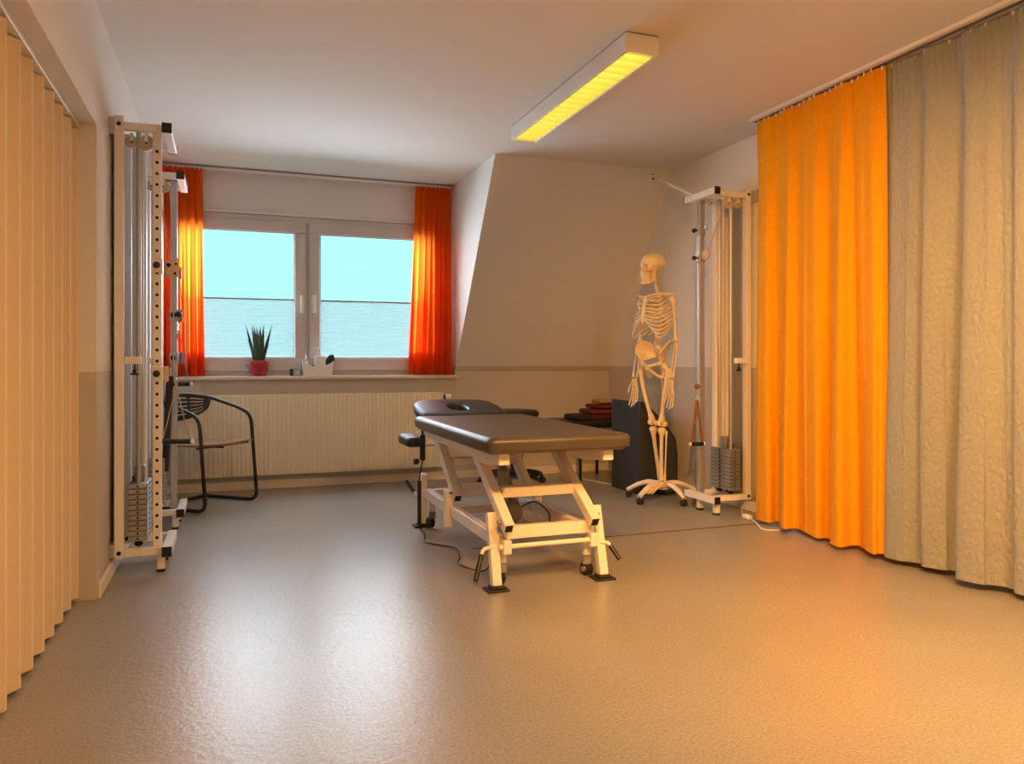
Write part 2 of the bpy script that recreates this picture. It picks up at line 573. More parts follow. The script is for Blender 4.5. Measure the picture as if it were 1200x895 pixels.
# window
FY0, FY1 = YW - 0.012, YW + 0.07
win = thing('window_1', 'white two-sash window with tilt handles', 'window')
win['kind'] = 'structure'
f = MB()
f.box((WX0, FY0, WZ0), (WX1, FY1, WZ0 + 0.06), .004); f.box((WX0, FY0, WZ1 - 0.05), (WX1, FY1, WZ1), .004)
f.box((WX0, FY0, WZ0 + .06), (WX0 + 0.05, FY1, WZ1 - .05), .004); f.box((WX1 - 0.05, FY0, WZ0 + .06), (WX1, FY1, WZ1 - .05), .004)
f.box((0.575, FY0, WZ0 + .06), (0.625, FY1, WZ1 - .05), .004)
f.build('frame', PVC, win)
MB().box((WX0 - 0.02, YW - 0.03, WZ1 + 0.002), (WX1 + 0.02, YW - 0.002, WZ1 + 0.022), .003).build('top_strip', WHITE_LACQ, win)
for (a, b_, hx, hd) in ((WX0 + 0.035, 0.588, 0.552, -1), (0.612, WX1 - 0.035, 0.648, 1)):
    sh = MB()
    z0, z1, wd = WZ0 + 0.045, WZ1 - 0.04, 0.09
    y0, y1 = FY0 - 0.022, FY0 + 0.035
    sh.box((a, y0, z0), (b_, y1, z0 + 0.10), .006); sh.box((a, y0, z1 - 0.095), (b_, y1, z1), .006)
    sh.box((a, y0, z0 + .10), (a + wd, y1, z1 - .095), .006); sh.box((b_ - wd, y0, z0 + .10), (b_, y1, z1 - .095), .006)
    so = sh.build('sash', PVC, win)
    gk = MB()
    gx0, gx1, gz0, gz1 = a + wd, b_ - wd, z0 + .10, z1 - .095
    for (lo, hi) in (((gx0, y0 + .012, gz0), (gx1, y0 + .022, gz0 + .005)), ((gx0, y0 + .012, gz1 - .005), (gx1, y0 + .022, gz1)),
                     ((gx0, y0 + .012, gz0), (gx0 + .005, y0 + .022, gz1)), ((gx1 - .005, y0 + .012, gz0), (gx1, y0 + .022, gz1))):
        gk.box(lo, hi)
    gk.build('seal', GASKET, so, 0)
    MB().box((gx0 - .005, y0 + .026, gz0 - .005), (gx1 + .005, y0 + .032, gz1 + .005)).build('pane', GLASS, so, 0)
    hm = MB()
    hm.box((hx - .015, y0 - .012, 1.455), (hx + .015, y0, 1.535), .004)
    hm.box((hx - .009, y0 - .045, 1.488), (hx + .009, y0 - .012, 1.51), .003)
    hm.box((hx - .012, y0 - .055, 1.385), (hx + .012, y0 - .04, 1.512), .005)
    hm.build('handle', WHITEP, so)
    # pleated blind in front of the pane
    bl = thing('pleated_blind', 'translucent pleated blind on the %s lower pane' % ('potted plant side' if hd < 0 else 'soap bottle side'),
               'blind', ((gx0 + gx1) / 2, y0, gz0), 0, 'pleated window blinds')
    hw = (gx1 - gx0) / 2 - .004
    by = 0.004
    pb = MB()
    np_ = 15
    hh = 1.49 - gz0 - 0.02
    vs_, fs_ = [], []
    for k in range(2 * np_ + 1):
        zz = 0.014 + hh * k / (2 * np_)
        yy = by - (0.006 if k % 2 else 0.0)
        vs_ += [(-hw, yy, zz), (hw, yy, zz)]
    for k in range(2 * np_):
        fs_.append((2 * k, 2 * k + 1, 2 * k + 3, 2 * k + 2))
    pb.add(vs_, fs_).build('pleats', BLIND, bl, 0)
    MB().box((-hw, by - .016, hh + .014), (hw, by + .004, hh + .028), .003).build('top_rail', GREYM, bl)
    MB().box((-hw, by - .016, .001), (hw, by + .004, .014), .003).build('bottom_rail', WHITEP, bl)

# folding door
dr = thing('door_1', 'cream accordion folding door with narrow slats', 'door', (-0.6, 2.1, 0))
dr['kind'] = 'structure'
pitch = 0.157
ylast = 3.575
k = 0
slat_a = slat_b = None
while True:
    y = ylast - k * pitch
    if y < 0.75: break
    p = [(-0.627, y), (-0.595, y + .05), (-0.627, y + pitch)]
    if slat_a is None:
        slat_a = MB().bar((-0.627, y, 0.99), (-0.594, y + .052, 0.99), 1.955, 0.010, 0.003, up=(0.52, -0.33, 0)).build('slat', CREAM, dr)
        n1 = MB()
        n1.bar((-0.593, y + .052 - pitch, 0.99), (-0.628, y - .001, 0.99), 1.955, 0.007, 0.002, up=(1, .2, 0))
        slat_b = n1.build('fold_panel', CREAM, dr)
        for s_ in (slat_a, slat_b):
            s_.location = (0.6, -2.1, 0)
        rb = MB().tube([(-0.592, y + .053, .016), (-0.592, y + .053, 1.966)], .0045, 8).build('hinge_bead', WHITE_LACQ, dr)
        rb.location = (0.6, -2.1, 0)
    else:
        for s_ in (slat_a, slat_b, rb):
            copy_part(s_, dr, (0.6, -2.1 - k * pitch, 0))
    k += 1
MB().box((-0.037, DY0 - 2.1 + .005, 1.972), (0.016, DY1 - 2.1 - .003, 1.989), .002).build('track', WHITE_LACQ, dr)

# ceiling curtain rails
rl = MB()
rl.box((XL + .01, 6.325, 2.482), (XD - .012, 6.405, 2.4995), .003)
r1 = tag(rl.build('curtain_rail', WHITE_LACQ), 'white ceiling curtain rail above the window', 'curtain rail')
MB().box((XL + .012, 6.316, 2.486), (XD - .014, 6.326, 2.4985), .001).build('groove', GREYM, r1, 0)
rl = MB()
rl.box((3.015, 1.0, 2.478), (3.10, 3.95, 2.4995), .005)
r2 = tag(rl.build('curtain_rail', WHITE_LACQ), 'long white ceiling curtain rail above the grey curtain', 'curtain rail')
MB().box((3.045, 1.0, 2.4745), (3.07, 3.94, 2.479), .001).build('groove', SEAM, r2, 0)

# ================================================================== CURTAINS
def curtain(name, label, m, axis, a0, a1, base, z0, z1, folds, amp, nu=160, nv=50, seed=0, a0b=None, a1b=None, hem=None, hemmat=None, group=None, gather=34, out=1):
    rnd = random.Random(seed)
    # uneven fold phases
    ks = [rnd.uniform(.7, 1.3) for _ in range(folds)]
    tot = sum(ks)
    cum = [0]
    for q in ks: cum.append(cum[-1] + q / tot)
    am = [rnd.uniform(.65, 1.15) for _ in range(folds)]
    gp = [rnd.uniform(0, 6.28) for _ in range(6)]
    a0b = a0 if a0b is None else a0b
    a1b = a1 if a1b is None else a1b
    def fold(u):
        for i in range(folds):
            if u <= cum[i + 1] + 1e-9:
                t = (u - cum[i]) / (cum[i + 1] - cum[i])
                return am[i], t
        return am[-1], 1.0
    def fn(u, v):
        s = min(1, (1 - v) / .85)              # 0 at top .. 1 low
        A, t = fold(u)
        big = A * amp * (math.sin(2 * PI * t - PI / 2) * .5 + .22 * math.sin(4 * PI * t + gp[0]))
        mid = .35 * amp * math.sin(u * folds * 3.7 + gp[1] + 1.5 * v)
        small = .008 * math.sin(u * gather * 6.28 + gp[2]) + .004 * math.sin(u * gather * 11.3 + gp[3])
        top = max(0, 1 - (1 - v) / .14)
        off = big * (.35 + .65 * s) + mid * s + small * top ** 1.5
        e0, e1 = a0b + (a0 - a0b) * v ** .8, a1b + (a1 - a1b) * v ** .8
        # fold overhang
        a = e0 + (e1 - e0) * u + .35 * amp * s * math.sin(4 * PI * t) * (0 if u < .02 or u > .98 else 1)
        z = z0 + (z1 - z0) * v + (.006 * math.sin(u * 9 + gp[4]) if v < .01 else 0)
        if axis == 'y':
            return (base - out * off, a, z)
        return (a, base - out * off, z)
    root = thing(name, label, 'curtain', ((base, (a0 + a1) / 2, 0) if axis == 'y' else ((a0 + a1) / 2, base, 0)), 0, group)
    o = MB().grid(fn, nu, nv).build('cloth', m, root, 180)
    o.location = tuple(-c for c in root.location)
    if hem:
        def fh(u, v):
            p = fn(u, v * hem)
            return (p[0] + (.003 if axis == 'y' else 0), p[1] + (.003 if axis == 'x' else 0), p[2])
        h = MB().grid(fh, nu, max(3, int(nv * hem) + 2)).build('hem', hemmat or m, root, 180)
        h.location = o.location
    # gathering hooks on the top edge
    hk = MB()
    for q in range(gather // 2):
        u = (q + .5) / (gather // 2)
        p = Vector(fn(u, 1.0))
        hk.box(p + Vector((-.004, -.004, -.012)), p + Vector((.004, .004, .006)), .001)
    g = hk.build('hooks', WHITEP, root, 0); g.location = o.location; g['kind'] = 'stuff'
    return root
curtain('curtain', 'orange floor-length curtain beside the wall pulley machine', ORANGE, 'y', 2.930, 3.915, 3.052, .03, 2.466, 5, .062, seed=4, a0b=2.920, a1b=3.93, hem=.045, nu=200, nv=60, gather=40)
curtain('curtain', 'crinkled grey floor-length curtain next to the orange one', GREYCL, 'y', 1.15, 3.01, 3.088, .03, 2.466, 8, .07, seed=11, a1b=3.0, hem=.06, nu=300, nv=60, gather=60)
curtain('curtain', 'short sheer orange curtain behind the left pulley machines', ORANGE_SHEER, 'x', -.495, -.19, 6.342, .892, 2.474, 6, .055, seed=3, hem=.11, a1b=-.175, gather=16, nu=90)
curtain('curtain', 'short sheer orange curtain beside the dormer side wall', ORANGE_SHEER, 'x', 1.475, 1.785, 6.342, .892, 2.474, 7, .055, seed=8, hem=.11, a0b=1.405, gather=16, nu=100)

# ================================================================== CEILING LAMP
def lamp(label, loc, group):
    t = thing('ceiling_light', label, 'ceiling light', loc, 0, group)
    L_, W_, D_ = 1.51, .172, .092
    h = MB()
    h.box((-W_ / 2, 0, -D_), (-W_ / 2 + .008, L_, -.006), .002); h.box((W_ / 2 - .008, 0, -D_), (W_ / 2, L_, -.006), .002)
    h.box((-W_ / 2 + .008, 0, -D_), (W_ / 2 - .008, .01, -.006), .002); h.box((-W_ / 2 + .008, L_ - .01, -D_), (W_ / 2 - .008, L_, -.006), .002)
    h.box((-W_ / 2 + .006, .008, -.012), (W_ / 2 - .006, L_ - .008, -.004), .001)
    h.build('housing', FRAME_W, t)
    MB().box((-W_ / 2 + .004, .004, -.004), (W_ / 2 - .004, L_ - .004, 0), 0).build('mounting_gap', GASKET, t, 0)
    e = MB().box((-W_ / 2 + .012, .015, -.048), (W_ / 2 - .012, L_ - .015, -.040), 0).build('glowing_diffuser', GLOW, t, 0)
    for sx in (-1, 1):
        MB().bar((sx * (W_ / 2 - .014), .012, -D_ + .018), (sx * (W_ / 2 - .014), L_ - .012, -D_ + .018), .004, .034, .001).build('side_reflector', LOUV, t, 0)
    fin = None
    n = 19
    for i in range(n):
        y = .04 + (L_ - .08) * i / (n - 1)
        if fin is None:
            fin = MB().prism([(-.0015, -.088), (.0015, -.088), (.004, -.056), (-.004, -.056)], -W_ / 2 + .016, W_ / 2 - .016, 'x').build('louvre', LOUV, t, 0)
            fin.location = (0, y, 0)
        else:
            copy_part(fin, t, (0, y, 0))
    return t
lamp('long white ceiling light with glowing yellow louvres above treatment table', (1.778, 3.09, H), None)
# round flush light above the viewer, out of the picture
FL = thing('ceiling_light', 'round opal flush ceiling light nearer the room entrance', 'ceiling light', (1.95, .95, H))
MB().lathe([(.25, -.01), (.25, -.07), (.27, -.07), (.27, 0)], 40).build('mount', FRAME_W, FL)
MB().lathe([(.01, -.026), (.24, -.026), (.245, -.012), (.01, -.012)], 40).build('opal_shade', GLOW2, FL, 30)

# unseen spot lamp, added to bring warm light in from behind the viewer
SP = thing('added_warm_spot', 'added unseen spotlight throwing warm light at the long curtains', 'spotlight', (.5, .6, H))
aim = (Vector((2.75, 2.75, .55)) - Vector((.5, .6, 2.36))).normalized()
Mq = aim.to_track_quat('Z', 'Y').to_matrix().to_4x4()
MB().lathe([(.05, -.025), (.05, 0)], 24).build('mount', FRAME_W, SP)
MB().tube([(0, 0, -.02), (0, 0, -.12)], .010, 10).build('stem', FRAME_W, SP)
Mh = Matrix.Translation((0, 0, -.14)) @ Mq
MB().lathe([(.03, -.07), (.045, -.05), (.052, .05), (.047, .05), (.04, -.04), (.01, -.045)], 24, Mh).build('head', FRAME_W, SP)
sd = bpy.data.lights.new('added_spot_light', 'SPOT')
so_ = bpy.data.objects.new('added_spot_light', sd)
COL.objects.link(so_); so_.parent = SP
sd.energy = SPOT_POWER; sd.color = (1.0, 0.43, 0.08); sd.spot_size = math.radians(80); sd.spot_blend = 1.0; sd.shadow_soft_size = .045
so_.location = Vector((0, 0, -.14)) + aim * .06
so_.rotation_euler = aim.to_track_quat('-Z', 'Y').to_euler()

# ================================================================== RADIATOR
rt = thing('radiator', 'long cream panel radiator under the window', 'radiator', (.65, YB - .06, .1))
RX0, RX1 = -.42 - .65, 1.675 - .65
pn = MB()
vsx, n = [], 0
step = .0333
nr = int((RX1 - RX0) / step)
prof = []
for i in range(nr):
    x = RX0 + i * step
    prof += [(x, 0.0), (x + .006, .0), (x + .011, -.009), (x + .027, -.009), (x + .032, 0)]
prof.append((RX1, 0))
vs_, fs_ = [], []
for (x, y) in prof:
    for (zz, yy) in ((.02, 0), (.05, y), (.60, y), (.632, 0)):
        vs_.append((x, -.045 + yy, zz))
for i in range(len(prof) - 1):
    for k in range(3):
        fs_.append((i * 4 + k, i * 4 + 4 + k, i * 4 + 5 + k, i * 4 + 1 + k))
pn.add(vs_, fs_)
pn.box((RX0, -.044, .02), (RX1, -.03, .632), .003)
pn.build('front_panel', RAD, rt, 20)
MB().box((RX0 + .01, .01, .03), (RX1 - .01, .028, .62), .004).build('rear_panel', RAD, rt)
tg = MB()
tg.box((RX0 - .004, -.046, .625), (RX1 + .004, -.036, .640), .002); tg.box((RX0 - .004, .02, .625), (RX1 + .004, .03, .640), .002)
for i in range(70):
    x = RX0 + (RX1 - RX0) * (i + .5) / 70
    tg.box((x - .004, -.04, .63), (x + .004, .024, .637))
tg.box((RX0 - .004, -.045, .02), (RX0 + .002, .029, .638), .002); tg.box((RX1 - .002, -.045, .02), (RX1 + .004, .029, .638), .002)
tg.build('top_grille', RAD, rt)
vv = MB().disc((RX1 + .022, -.01, .60), (1, 0, 0), .012, .04).build('valve_body', CHROME, rt)
MB().disc((RX1 + .055, -.01, .60), (1, 0, 0), .024, .05, 20, .006).build('thermostat_head', WHITEP, rt)
MB().disc((RX1 + .02, -.01, .60), (1, 0, 0), .020, .010, 16).build('valve_collar', BLACK, rt)
for x in (RX0 + .25, RX1 - .25):
    MB().box((x - .02, .028, .1), (x + .02, .06, .5), .003).build('wall_bracket', RAD, rt)

# ================================================================== TREATMENT TABLE
TB = thing('treatment_table', 'height-adjustable treatment table with dark brown padded top on white frame', 'treatment table', (1.35, 3.8, 0))
def tp(mb, name, m, parent=TB, smooth=35):
    o = mb.build(name, m, parent, smooth)
    if parent is TB:
        o.location = (-1.35, -3.8, 0)
    return o
def pad(mb, outline, zf, th, r=.022, hole=None, rings=5):
    """upholstered slab from a plan outline; zf(x,y)=bottom height"""
    cx = sum(p[0] for p in outline) / len(outline); cy = sum(p[1] for p in outline) / len(outline)
    n = len(outline)
    def inset(d):
        out = []
        for i in range(n):
            a, b, c = [Vector((*outline[k % n], 0)) for k in (i - 1, i, i + 1)]
            t = (c - a).normalized()
            nn = Vector((t.y, -t.x, 0))
            if nn.dot(Vector((cx, cy, 0)) - b) < 0: nn = -nn
            q = b + nn * d
            out.append((q.x, q.y))
        return out
    layers = []
    layers.append((inset(.014), 0.0))
    layers.append((inset(.003), .004))
    for k in range(rings):
        a = PI / 2 * k / (rings - 1)
        layers.append((inset(r * (1 - math.cos(a))), th - r + r * math.sin(a)))
    vs = []
    for ol, z in layers:
        for x, y in ol:
            vs.append((x, y, zf(x, y) + z))
    fs = []
    for i in range(len(layers) - 1):
        for k in range(n):
            l = (k + 1) % n
            fs.append((i * n + k, i * n + l, (i + 1) * n + l, (i + 1) * n + k))
    m = len(layers)
    if hole:
        hx, hy, ra, rb_ = hole
        base = len(vs)
        ang = [math.atan2(layers[-1][0][k][1] - hy, layers[-1][0][k][0] - hx) for k in range(n)]
        for zz, sc in ((th - .002, 1.15), (th - .012, 1.0), (.004, .95), (0, 1.05)):
            for k in range(n):
                x, y = hx + ra * sc * math.cos(ang[k]), hy + rb_ * sc * math.sin(ang[k])
                vs.append((x, y, zf(x, y) + zz))
        seq = [(m - 1) * n] + [base + q * n for q in range(4)] + [0]
        for a, b in zip(seq, seq[1:]):
            for k in range(n):
                l = (k + 1) % n
                fs.append((a + k, a + l, b + l, b + k))
    else:
        fs.append(tuple(range(n))[::-1])
        fs.append(tuple((m - 1) * n + k for k in range(n)))
    mb.add(vs, fs)
    return mb
def rrect(x0, x1, y0, y1, r, n=6):
    out = []
    for cx, cy, a0 in ((x1 - r, y0 + r, -PI / 2), (x1 - r, y1 - r, 0), (x0 + r, y1 - r, PI / 2), (x0 + r, y0 + r, PI)):
        for k in range(n + 1):
            a = a0 + PI / 2 * k / n
            out.append((cx + r * math.cos(a), cy + r * math.sin(a)))
    return out
main = tp(pad(MB(), rrect(1.008, 1.688, 3.012, 4.395, .045), lambda x, y: .618, .062, r=.026), 'main_pad', LEATHER)
tp(MB().box((1.03, 3.05, .606), (1.665, 4.37, .619), .003), 'pad_board', WOOD)
# head section, tilted up, with a face opening
hd = []
for k in range(28):
    a = 2 * PI * k / 28
    c, s_ = math.cos(a), math.sin(a)
    e = .42
    x = 1.355 + .275 * math.copysign(abs(c) ** e, c) * (1.0 - .18 * max(0, s_))
    y = 4.65 + .225 * math.copysign(abs(s_) ** e, s_)
    hd.append((x, y))
tp(pad(MB(), hd, lambda x, y: .622 + .16 * (y - 4.42), .058, r=.024, hole=(1.345, 4.64, .062, .095)), 'head_pad', BLACKPAD)
for x in (1.18, 1.52):
    tp(MB().bar((x, 4.35, .598), (x, 4.80, .662), .03, .03), 'head_rail', FRAME_W)
# arm rest on the window side
ar = pad(MB(), rrect(.985, 1.10, 4.43, 4.74, .04), lambda x, y: .492, .058, r=.024)
tp(ar, 'arm_pad', BLACKPAD)
tp(MB().bar((1.085, 4.50, .37), (1.085, 4.50, .60), .028, .028).bar((1.02, 4.58, .485), (1.19, 4.58, .485), .03, .012).bar((1.085, 4.50, .485), (1.06, 4.60, .485), .03, .01), 'arm_post', FRAME_W)
tp(MB().disc((1.05, 4.50, .40), (1, 0, 0), .018, .03, 14, .004).bar((1.05, 4.5, .40), (1.085, 4.5, .40), .012, .012), 'clamp_knob', BLACK)
# upper frame
for x in (1.10, 1.595):
    tp(MB().box((x - .025, 3.075, .556), (x + .025, 4.36, .606), .003), 'upper_rail', FRAME_W)
for y in (3.50, 4.27):
    tp(MB().box((1.125, y, .560), (1.57, y + .045, .603), .003), 'upper_cross_bar', FRAME_W)
for x in (1.097, 1.588):
    tp(MB().prism([(3.10, .556), (3.55, .556), (3.50, .53), (3.30, .53)], x, x + .01, 'x'), 'gusset', FRAME_W)
# lift arms
def lift(x, yt, yb, zt=.56, zb=.275):
    p0, p1 = Vector((x, yt, zt)), Vector((x, yb, zb))
    d = (p1 - p0).normalized()
    arm = tp(MB().bar(p0, p1, .046, .05, .003), 'lift_arm', FRAME_W)
    MB().bar(p1 - d * .002, p1 + d * .0012, .034, .038, .001).build('tube_opening', HOLE, arm, 0)
    sx = -1 if x < 1.35 else 1
    MB().disc(p1 - d * .045 + Vector((sx * .03, 0, 0)), (1, 0, 0), .011, .02, 12, .002).build('pivot_bolt', GREYM, arm)
for x in (1.135, 1.548):
    lift(x, 3.57, 3.115)
    lift(x, 4.30, 3.90)
tp(MB().bar((1.168, 3.325, .40), (1.532, 3.325, .40), .05, .05, .003), 'lift_cross_bar', FRAME_W)
tp(MB().bar((1.168, 4.13, .44), (1.532, 4.13, .44), .045, .045, .003), 'lift_cross_bar', FRAME_W)
tp(MB().bar((1.168, 3.97, .325), (1.532, 3.97, .325), .03, .03, .003), 'lift_cross_bar', FRAME_W)
# base frame
for x in (1.12, 1.58):
    tp(MB().box((x - .022, 3.21, .178), (x + .022, 4.50, .235), .003), 'base_rail', FRAME_W)
tp(MB().box((1.143, 3.165, .218), (1.557, 3.205, .272), .003), 'base_cross_bar', FRAME_W)
tp(MB().box((1.143, 4.44, .178), (1.557, 4.48, .235), .003), 'base_cross_bar', FRAME_W)
tp(MB().box((1.143, 3.92, .185), (1.557, 3.96, .225), .003), 'base_cross_bar', FRAME_W)
# corner posts, foot plates, casters, brake levers
def corner(x, s, yt, yb, front):
    pm = MB().bar((x, yt, .325), (x, yb, .02), .042, .042, .003)
    po = tp(pm, 'leg', FRAME_W)
    tp(MB().box((x - .05, yb - .04, .0), (x + .05, yb + .045, .010), .003).box((x - .03, yb - .028, .01), (x + .03, yb + .028, .022), .004), 'foot_plate', RUBBER)
    cy = yb + (.06 if front else -.07)
    cx = x - s * .05
    tp(MB().bar((cx, cy + .01, .10), (cx, cy + .01, .20), .032, .032, .003), 'caster_stem', FRAME_W)
    ca = tp(MB().disc((cx, cy + .022, .033), (1, .25, 0), .032, .014, 20, .003).disc((cx + .018 * s, cy + .022, .033), (1, .25, 0), .032, .010, 20, .003), 'caster', RUBBER)
    MB().bar((cx, cy + .008, .055), (cx, cy + .008, .10), .04, .02, .004).disc((cx, cy + .02, .033), (1, .25, 0), .013, .034, 14).build('caster_fork', GREYM, ca)
corner(1.095, -1, 3.245, 3.165, True)
corner(1.612, 1, 3.245, 3.165, True)
corner(1.095, -1, 4.50, 4.545, False)
corner(1.612, 1, 4.50, 4.545, False)
for x in (1.12, 1.58):
    tp(MB().bar((x - .025 * (1 if x < 1.35 else -1), 3.95, .12), (x - .025 * (1 if x < 1.35 else -1), 3.95, .315), .042, .042, .003), 'pivot_post', FRAME_W)
tp(MB().tube([(1.11, 3.17, .185), (1.595, 3.17, .185)], .011, 12), 'brake_bar', FRAME_W)
for x in (1.125, 1.545):
    tp(MB().box((x, 3.15, .155), (x + .037, 3.19, .215), .003), 'brake_bracket', FRAME_W)
def lever(p0, p1, p2):
    l = tp(MB().tube(round_path([p0, p1, Vector(p1) + (Vector(p2) - Vector(p1)) * .25], .02), .008, 10), 'brake_lever', FRAME_W)
    MB().tube([Vector(p1) + (Vector(p2) - Vector(p1)) * .18, p2], [.011, .011], 12).build('grip', BLACK, l)
lever((1.09, 3.19, .185), (1.035, 3.17, .185), (.985, 3.12, .065))
lever((1.60, 3.19, .165), (1.64, 3.17, .165), (1.675, 3.12, .095))
lever((1.09, 4.52, .20), (1.055, 4.53, .20), (1.005, 4.57, .28))
# lift motor
tp(MB().disc((1.36, 3.74, .225), (0, 1, 0), .05, .17, 20, .01), 'motor', GREYM)
tp(MB().tube([(1.335, 3.74, .22), (1.335, 3.76, .43)], [.032, .026], 16), 'motor_column', GREYM)
tp(MB().tube([(1.38, 3.70, .26), (1.44, 4.10, .44)], .026, 16), 'actuator', GREYM)
tp(MB().box((1.42, 3.45, .186), (1.52, 3.86, .194), .001), 'motor_tray', WHITE_LACQ)
tp(MB().box((1.143, 3.64, .170), (1.557, 3.70, .178), .001), 'motor_bracket', FRAME_W)
tp(MB().box((1.143, 3.80, .170), (1.557, 3.86, .178), .001), 'motor_bracket', FRAME_W)
tp(MB().tube(smooth_path([(1.40, 3.68, .25), (1.45, 3.60, .29), (1.49, 3.52, .25), (1.49, 3.50, .195)]), .004, 8), 'motor_cable', BLACK)
# hand control and its cord
tp(MB().box((1.045, 4.365, .42), (1.075, 4.395, .575), .008).tube([(1.06, 4.38, .575), (1.06, 4.38, .60)], .006, 8), 'hand_control', BLACK)
tp(MB().tube(smooth_path([(1.06, 4.38, .425), (1.045, 4.40, .30), (1.055, 4.44, .15), (1.05, 4.40, .03), (1.06, 4.32, .006), (1.02, 4.12, .005), (1.13, 3.95, .005), (1.10, 3.75, .005), (1.06, 3.62, .005), (1.14, 3.46, .008), (1.22, 3.52, .1), (1.32, 3.66, .2)]), .0042, 8), 'control_cord', BLACK)
tp(MB().tube([(1.047, 4.405, .04), (1.047, 4.405, .30)], .012, 10), 'cord_sleeve', BLACK)

# ================================================================== ROLLING STOOL
ST = thing('rolling_stool', 'black round rolling stool behind the treatment table', 'stool', (2.15, 5.78, 0))
MB().lathe([(.17, .545), (.188, .552), (.20, .567), (.20, .588), (.192, .602), (.17, .609), (.08, .612), (.01, .612)], 36).build('seat', BLACKPAD, ST, 50)
MB().lathe([(.10, .53), (.12, .545)], 24).build('seat_plate', BLACK, ST)
MB().lathe([(.027, .09), (.027, .33), (.018, .335), (.018, .53)], 18).build('gas_column', BLACK, ST)
MB().tube([(.22 * math.cos(a), .22 * math.sin(a), .10) for a in [2 * PI * q / 40 for q in range(40)]], .010, 8, True).build('foot_ring', BLACKM, ST)
MB().lathe([(.045, .07), (.05, .12), (.03, .13)], 20).build('base_hub', BLACK, ST)
for k in range(5):
    a = math.radians(12 + 72 * k)
    d = Vector((math.cos(a), math.sin(a), 0))
    MB().tube([d * .03 + Vector((0, 0, .105)), d * .15 + Vector((0, 0, .10)), d * .27 + Vector((0, 0, .068))], [.024, .02, .015], 10).build('base_arm', BLACK, ST)
    c = d * .275
    cs = MB().disc(c + Vector((-d.y * .012, d.x * .012, .026)), (-d.y, d.x, 0), .026, .016, 16, .004).disc(c + Vector((d.y * .012, -d.x * .012, .026)), (-d.y, d.x, 0), .026, .016, 16, .004)
    cs.tube([c + Vector((0, 0, .03)), c + Vector((0, 0, .07))], .008, 8).build('caster', RUBBER, ST)

# ================================================================== BENCH WITH TOWELS, FOAM WEDGE
BN = thing('low_bench', 'low black bench in the corner carrying folded towels', 'bench', (2.87, 5.99, 0))
pad(MB(), rrect(-.40, .385, -.22, .20, .03), lambda x, y: .462, .042, r=.016).build('seat', BLACKPAD, BN)
for x, y in ((-.12, -.18), (.20, -.18), (-.12, .15), (.20, .15)):
    MB().bar((x, y, .0), (x, y, .465), .022, .022, .003).build('leg', BLACKM, BN)
MB().box((-.13, -.19, .44), (.21, .16, .462), .003).build('seat_frame', BLACKM, BN)
def towel(label, m, x0, x1, y0, y1, z0, th, seed, rot=0.0, layers=2):
    rnd = random.Random(seed)
    cx, cy = (x0 + x1) / 2, (y0 + y1) / 2
    t = thing('folded_towel', label, 'towel', (cx, cy, z0), rot)
    for l in range(layers):
        hx, hy, h = (x1 - x0) / 2, (y1 - y0) / 2, th / layers
        ol = rrect(-hx + rnd.uniform(0, .012), hx - rnd.uniform(0, .012), -hy, hy - rnd.uniform(0, .015), .03, 5)
        ol = [(x + rnd.uniform(-.003, .003), y + rnd.uniform(-.003, .003)) for x, y in ol]
        zz = l * h
        pad(MB(), ol, lambda x, y, zz=zz: zz + .006 * math.sin(9 * x + seed) * (1 if zz > 0 else 0), h * .98, r=h * .48, rings=5).build('fold', m, t, 60)
    return t
towel('black folded cloth at the front of the low bench', DARKCLOTH, 2.70, 2.88, 5.80, 6.05, .508, .045, 1, .1, 1)
towel('bulky maroon folded towel on the low bench', MAROON, 2.86, 3.22, 5.84, 6.14, .508, .075, 2, 0, 2)
towel('slim maroon folded towel on top of the bulky one', MAROON, 2.93, 3.21, 5.87, 6.12, .593, .035, 3, .06, 1)
towel('tan folded cloth topmost on the maroon towels', TANCLOTH, 2.97, 3.20, 5.88, 6.10, .638, .032, 5, -.05, 1)

WG = thing('foam_wedge', 'charcoal foam positioning block with sloped top beside the skeleton', 'foam wedge', (2.868, 5.035, 0))
pr = [(0, 0), (.325, 0), (.325, .30), (.306, .418), (.22, .525), (.143, .602), (.06, .672), (.022, .696), (.006, .694), (0, .68)]
MB().prism(pr, 0, .43, 'y').build('block', FOAM, WG, 0)
MB().tube([(a + (.001 if a == 0 else 0), -.001, b) for a, b in pr], .004, 8, True).build('front_piping', BLACKPAD, WG)
MB().tube([(a, .43, b) for a, b in pr], .004, 8, True).build('rear_piping', BLACKPAD, WG)

# ================================================================== ARMCHAIR
cf, cl_ = Vector((.75, -.66, 0)).normalized(), Vector((.66, .75, 0)).normalized()
mid = (Vector((-.16, 5.40, 0)) + Vector((.18, 5.79, 0))) / 2
CH = thing('armchair', 'black tubular armchair with curved slotted back and wooden seat', 'chair', mid - cf * .22, math.atan2(cf.y, cf.x))
HW = .25
side = lambda s: [(-.23, s * HW * .96, .014), (.24, s * HW, .014), (.185, s * HW, .625), (.05, s * HW, .675)]
pth = []
A = [Vector(p) for p in side(-1)]
B = [Vector(p) for p in side(1)]
arc = []
for k in range(9):
    a = -PI / 2 - PI * k / 8
    arc.append(Vector((-.06 + .21 * math.cos(a), HW * math.sin(a) * 1.0, .705 + .06 * (math.cos(a) * -1))))
full = A + arc[1:-1] + B[::-1]
front = round_path(A, .07)[:-1]
tubeA = front + smooth_path([A[-1]] + arc[1:-1] + [B[-1]], 5)[1:-1] + round_path(B, .07)[::-1]
MB().tube(tubeA, .0125, 12, True).build('tube_frame', BLACKM, CH, 60)
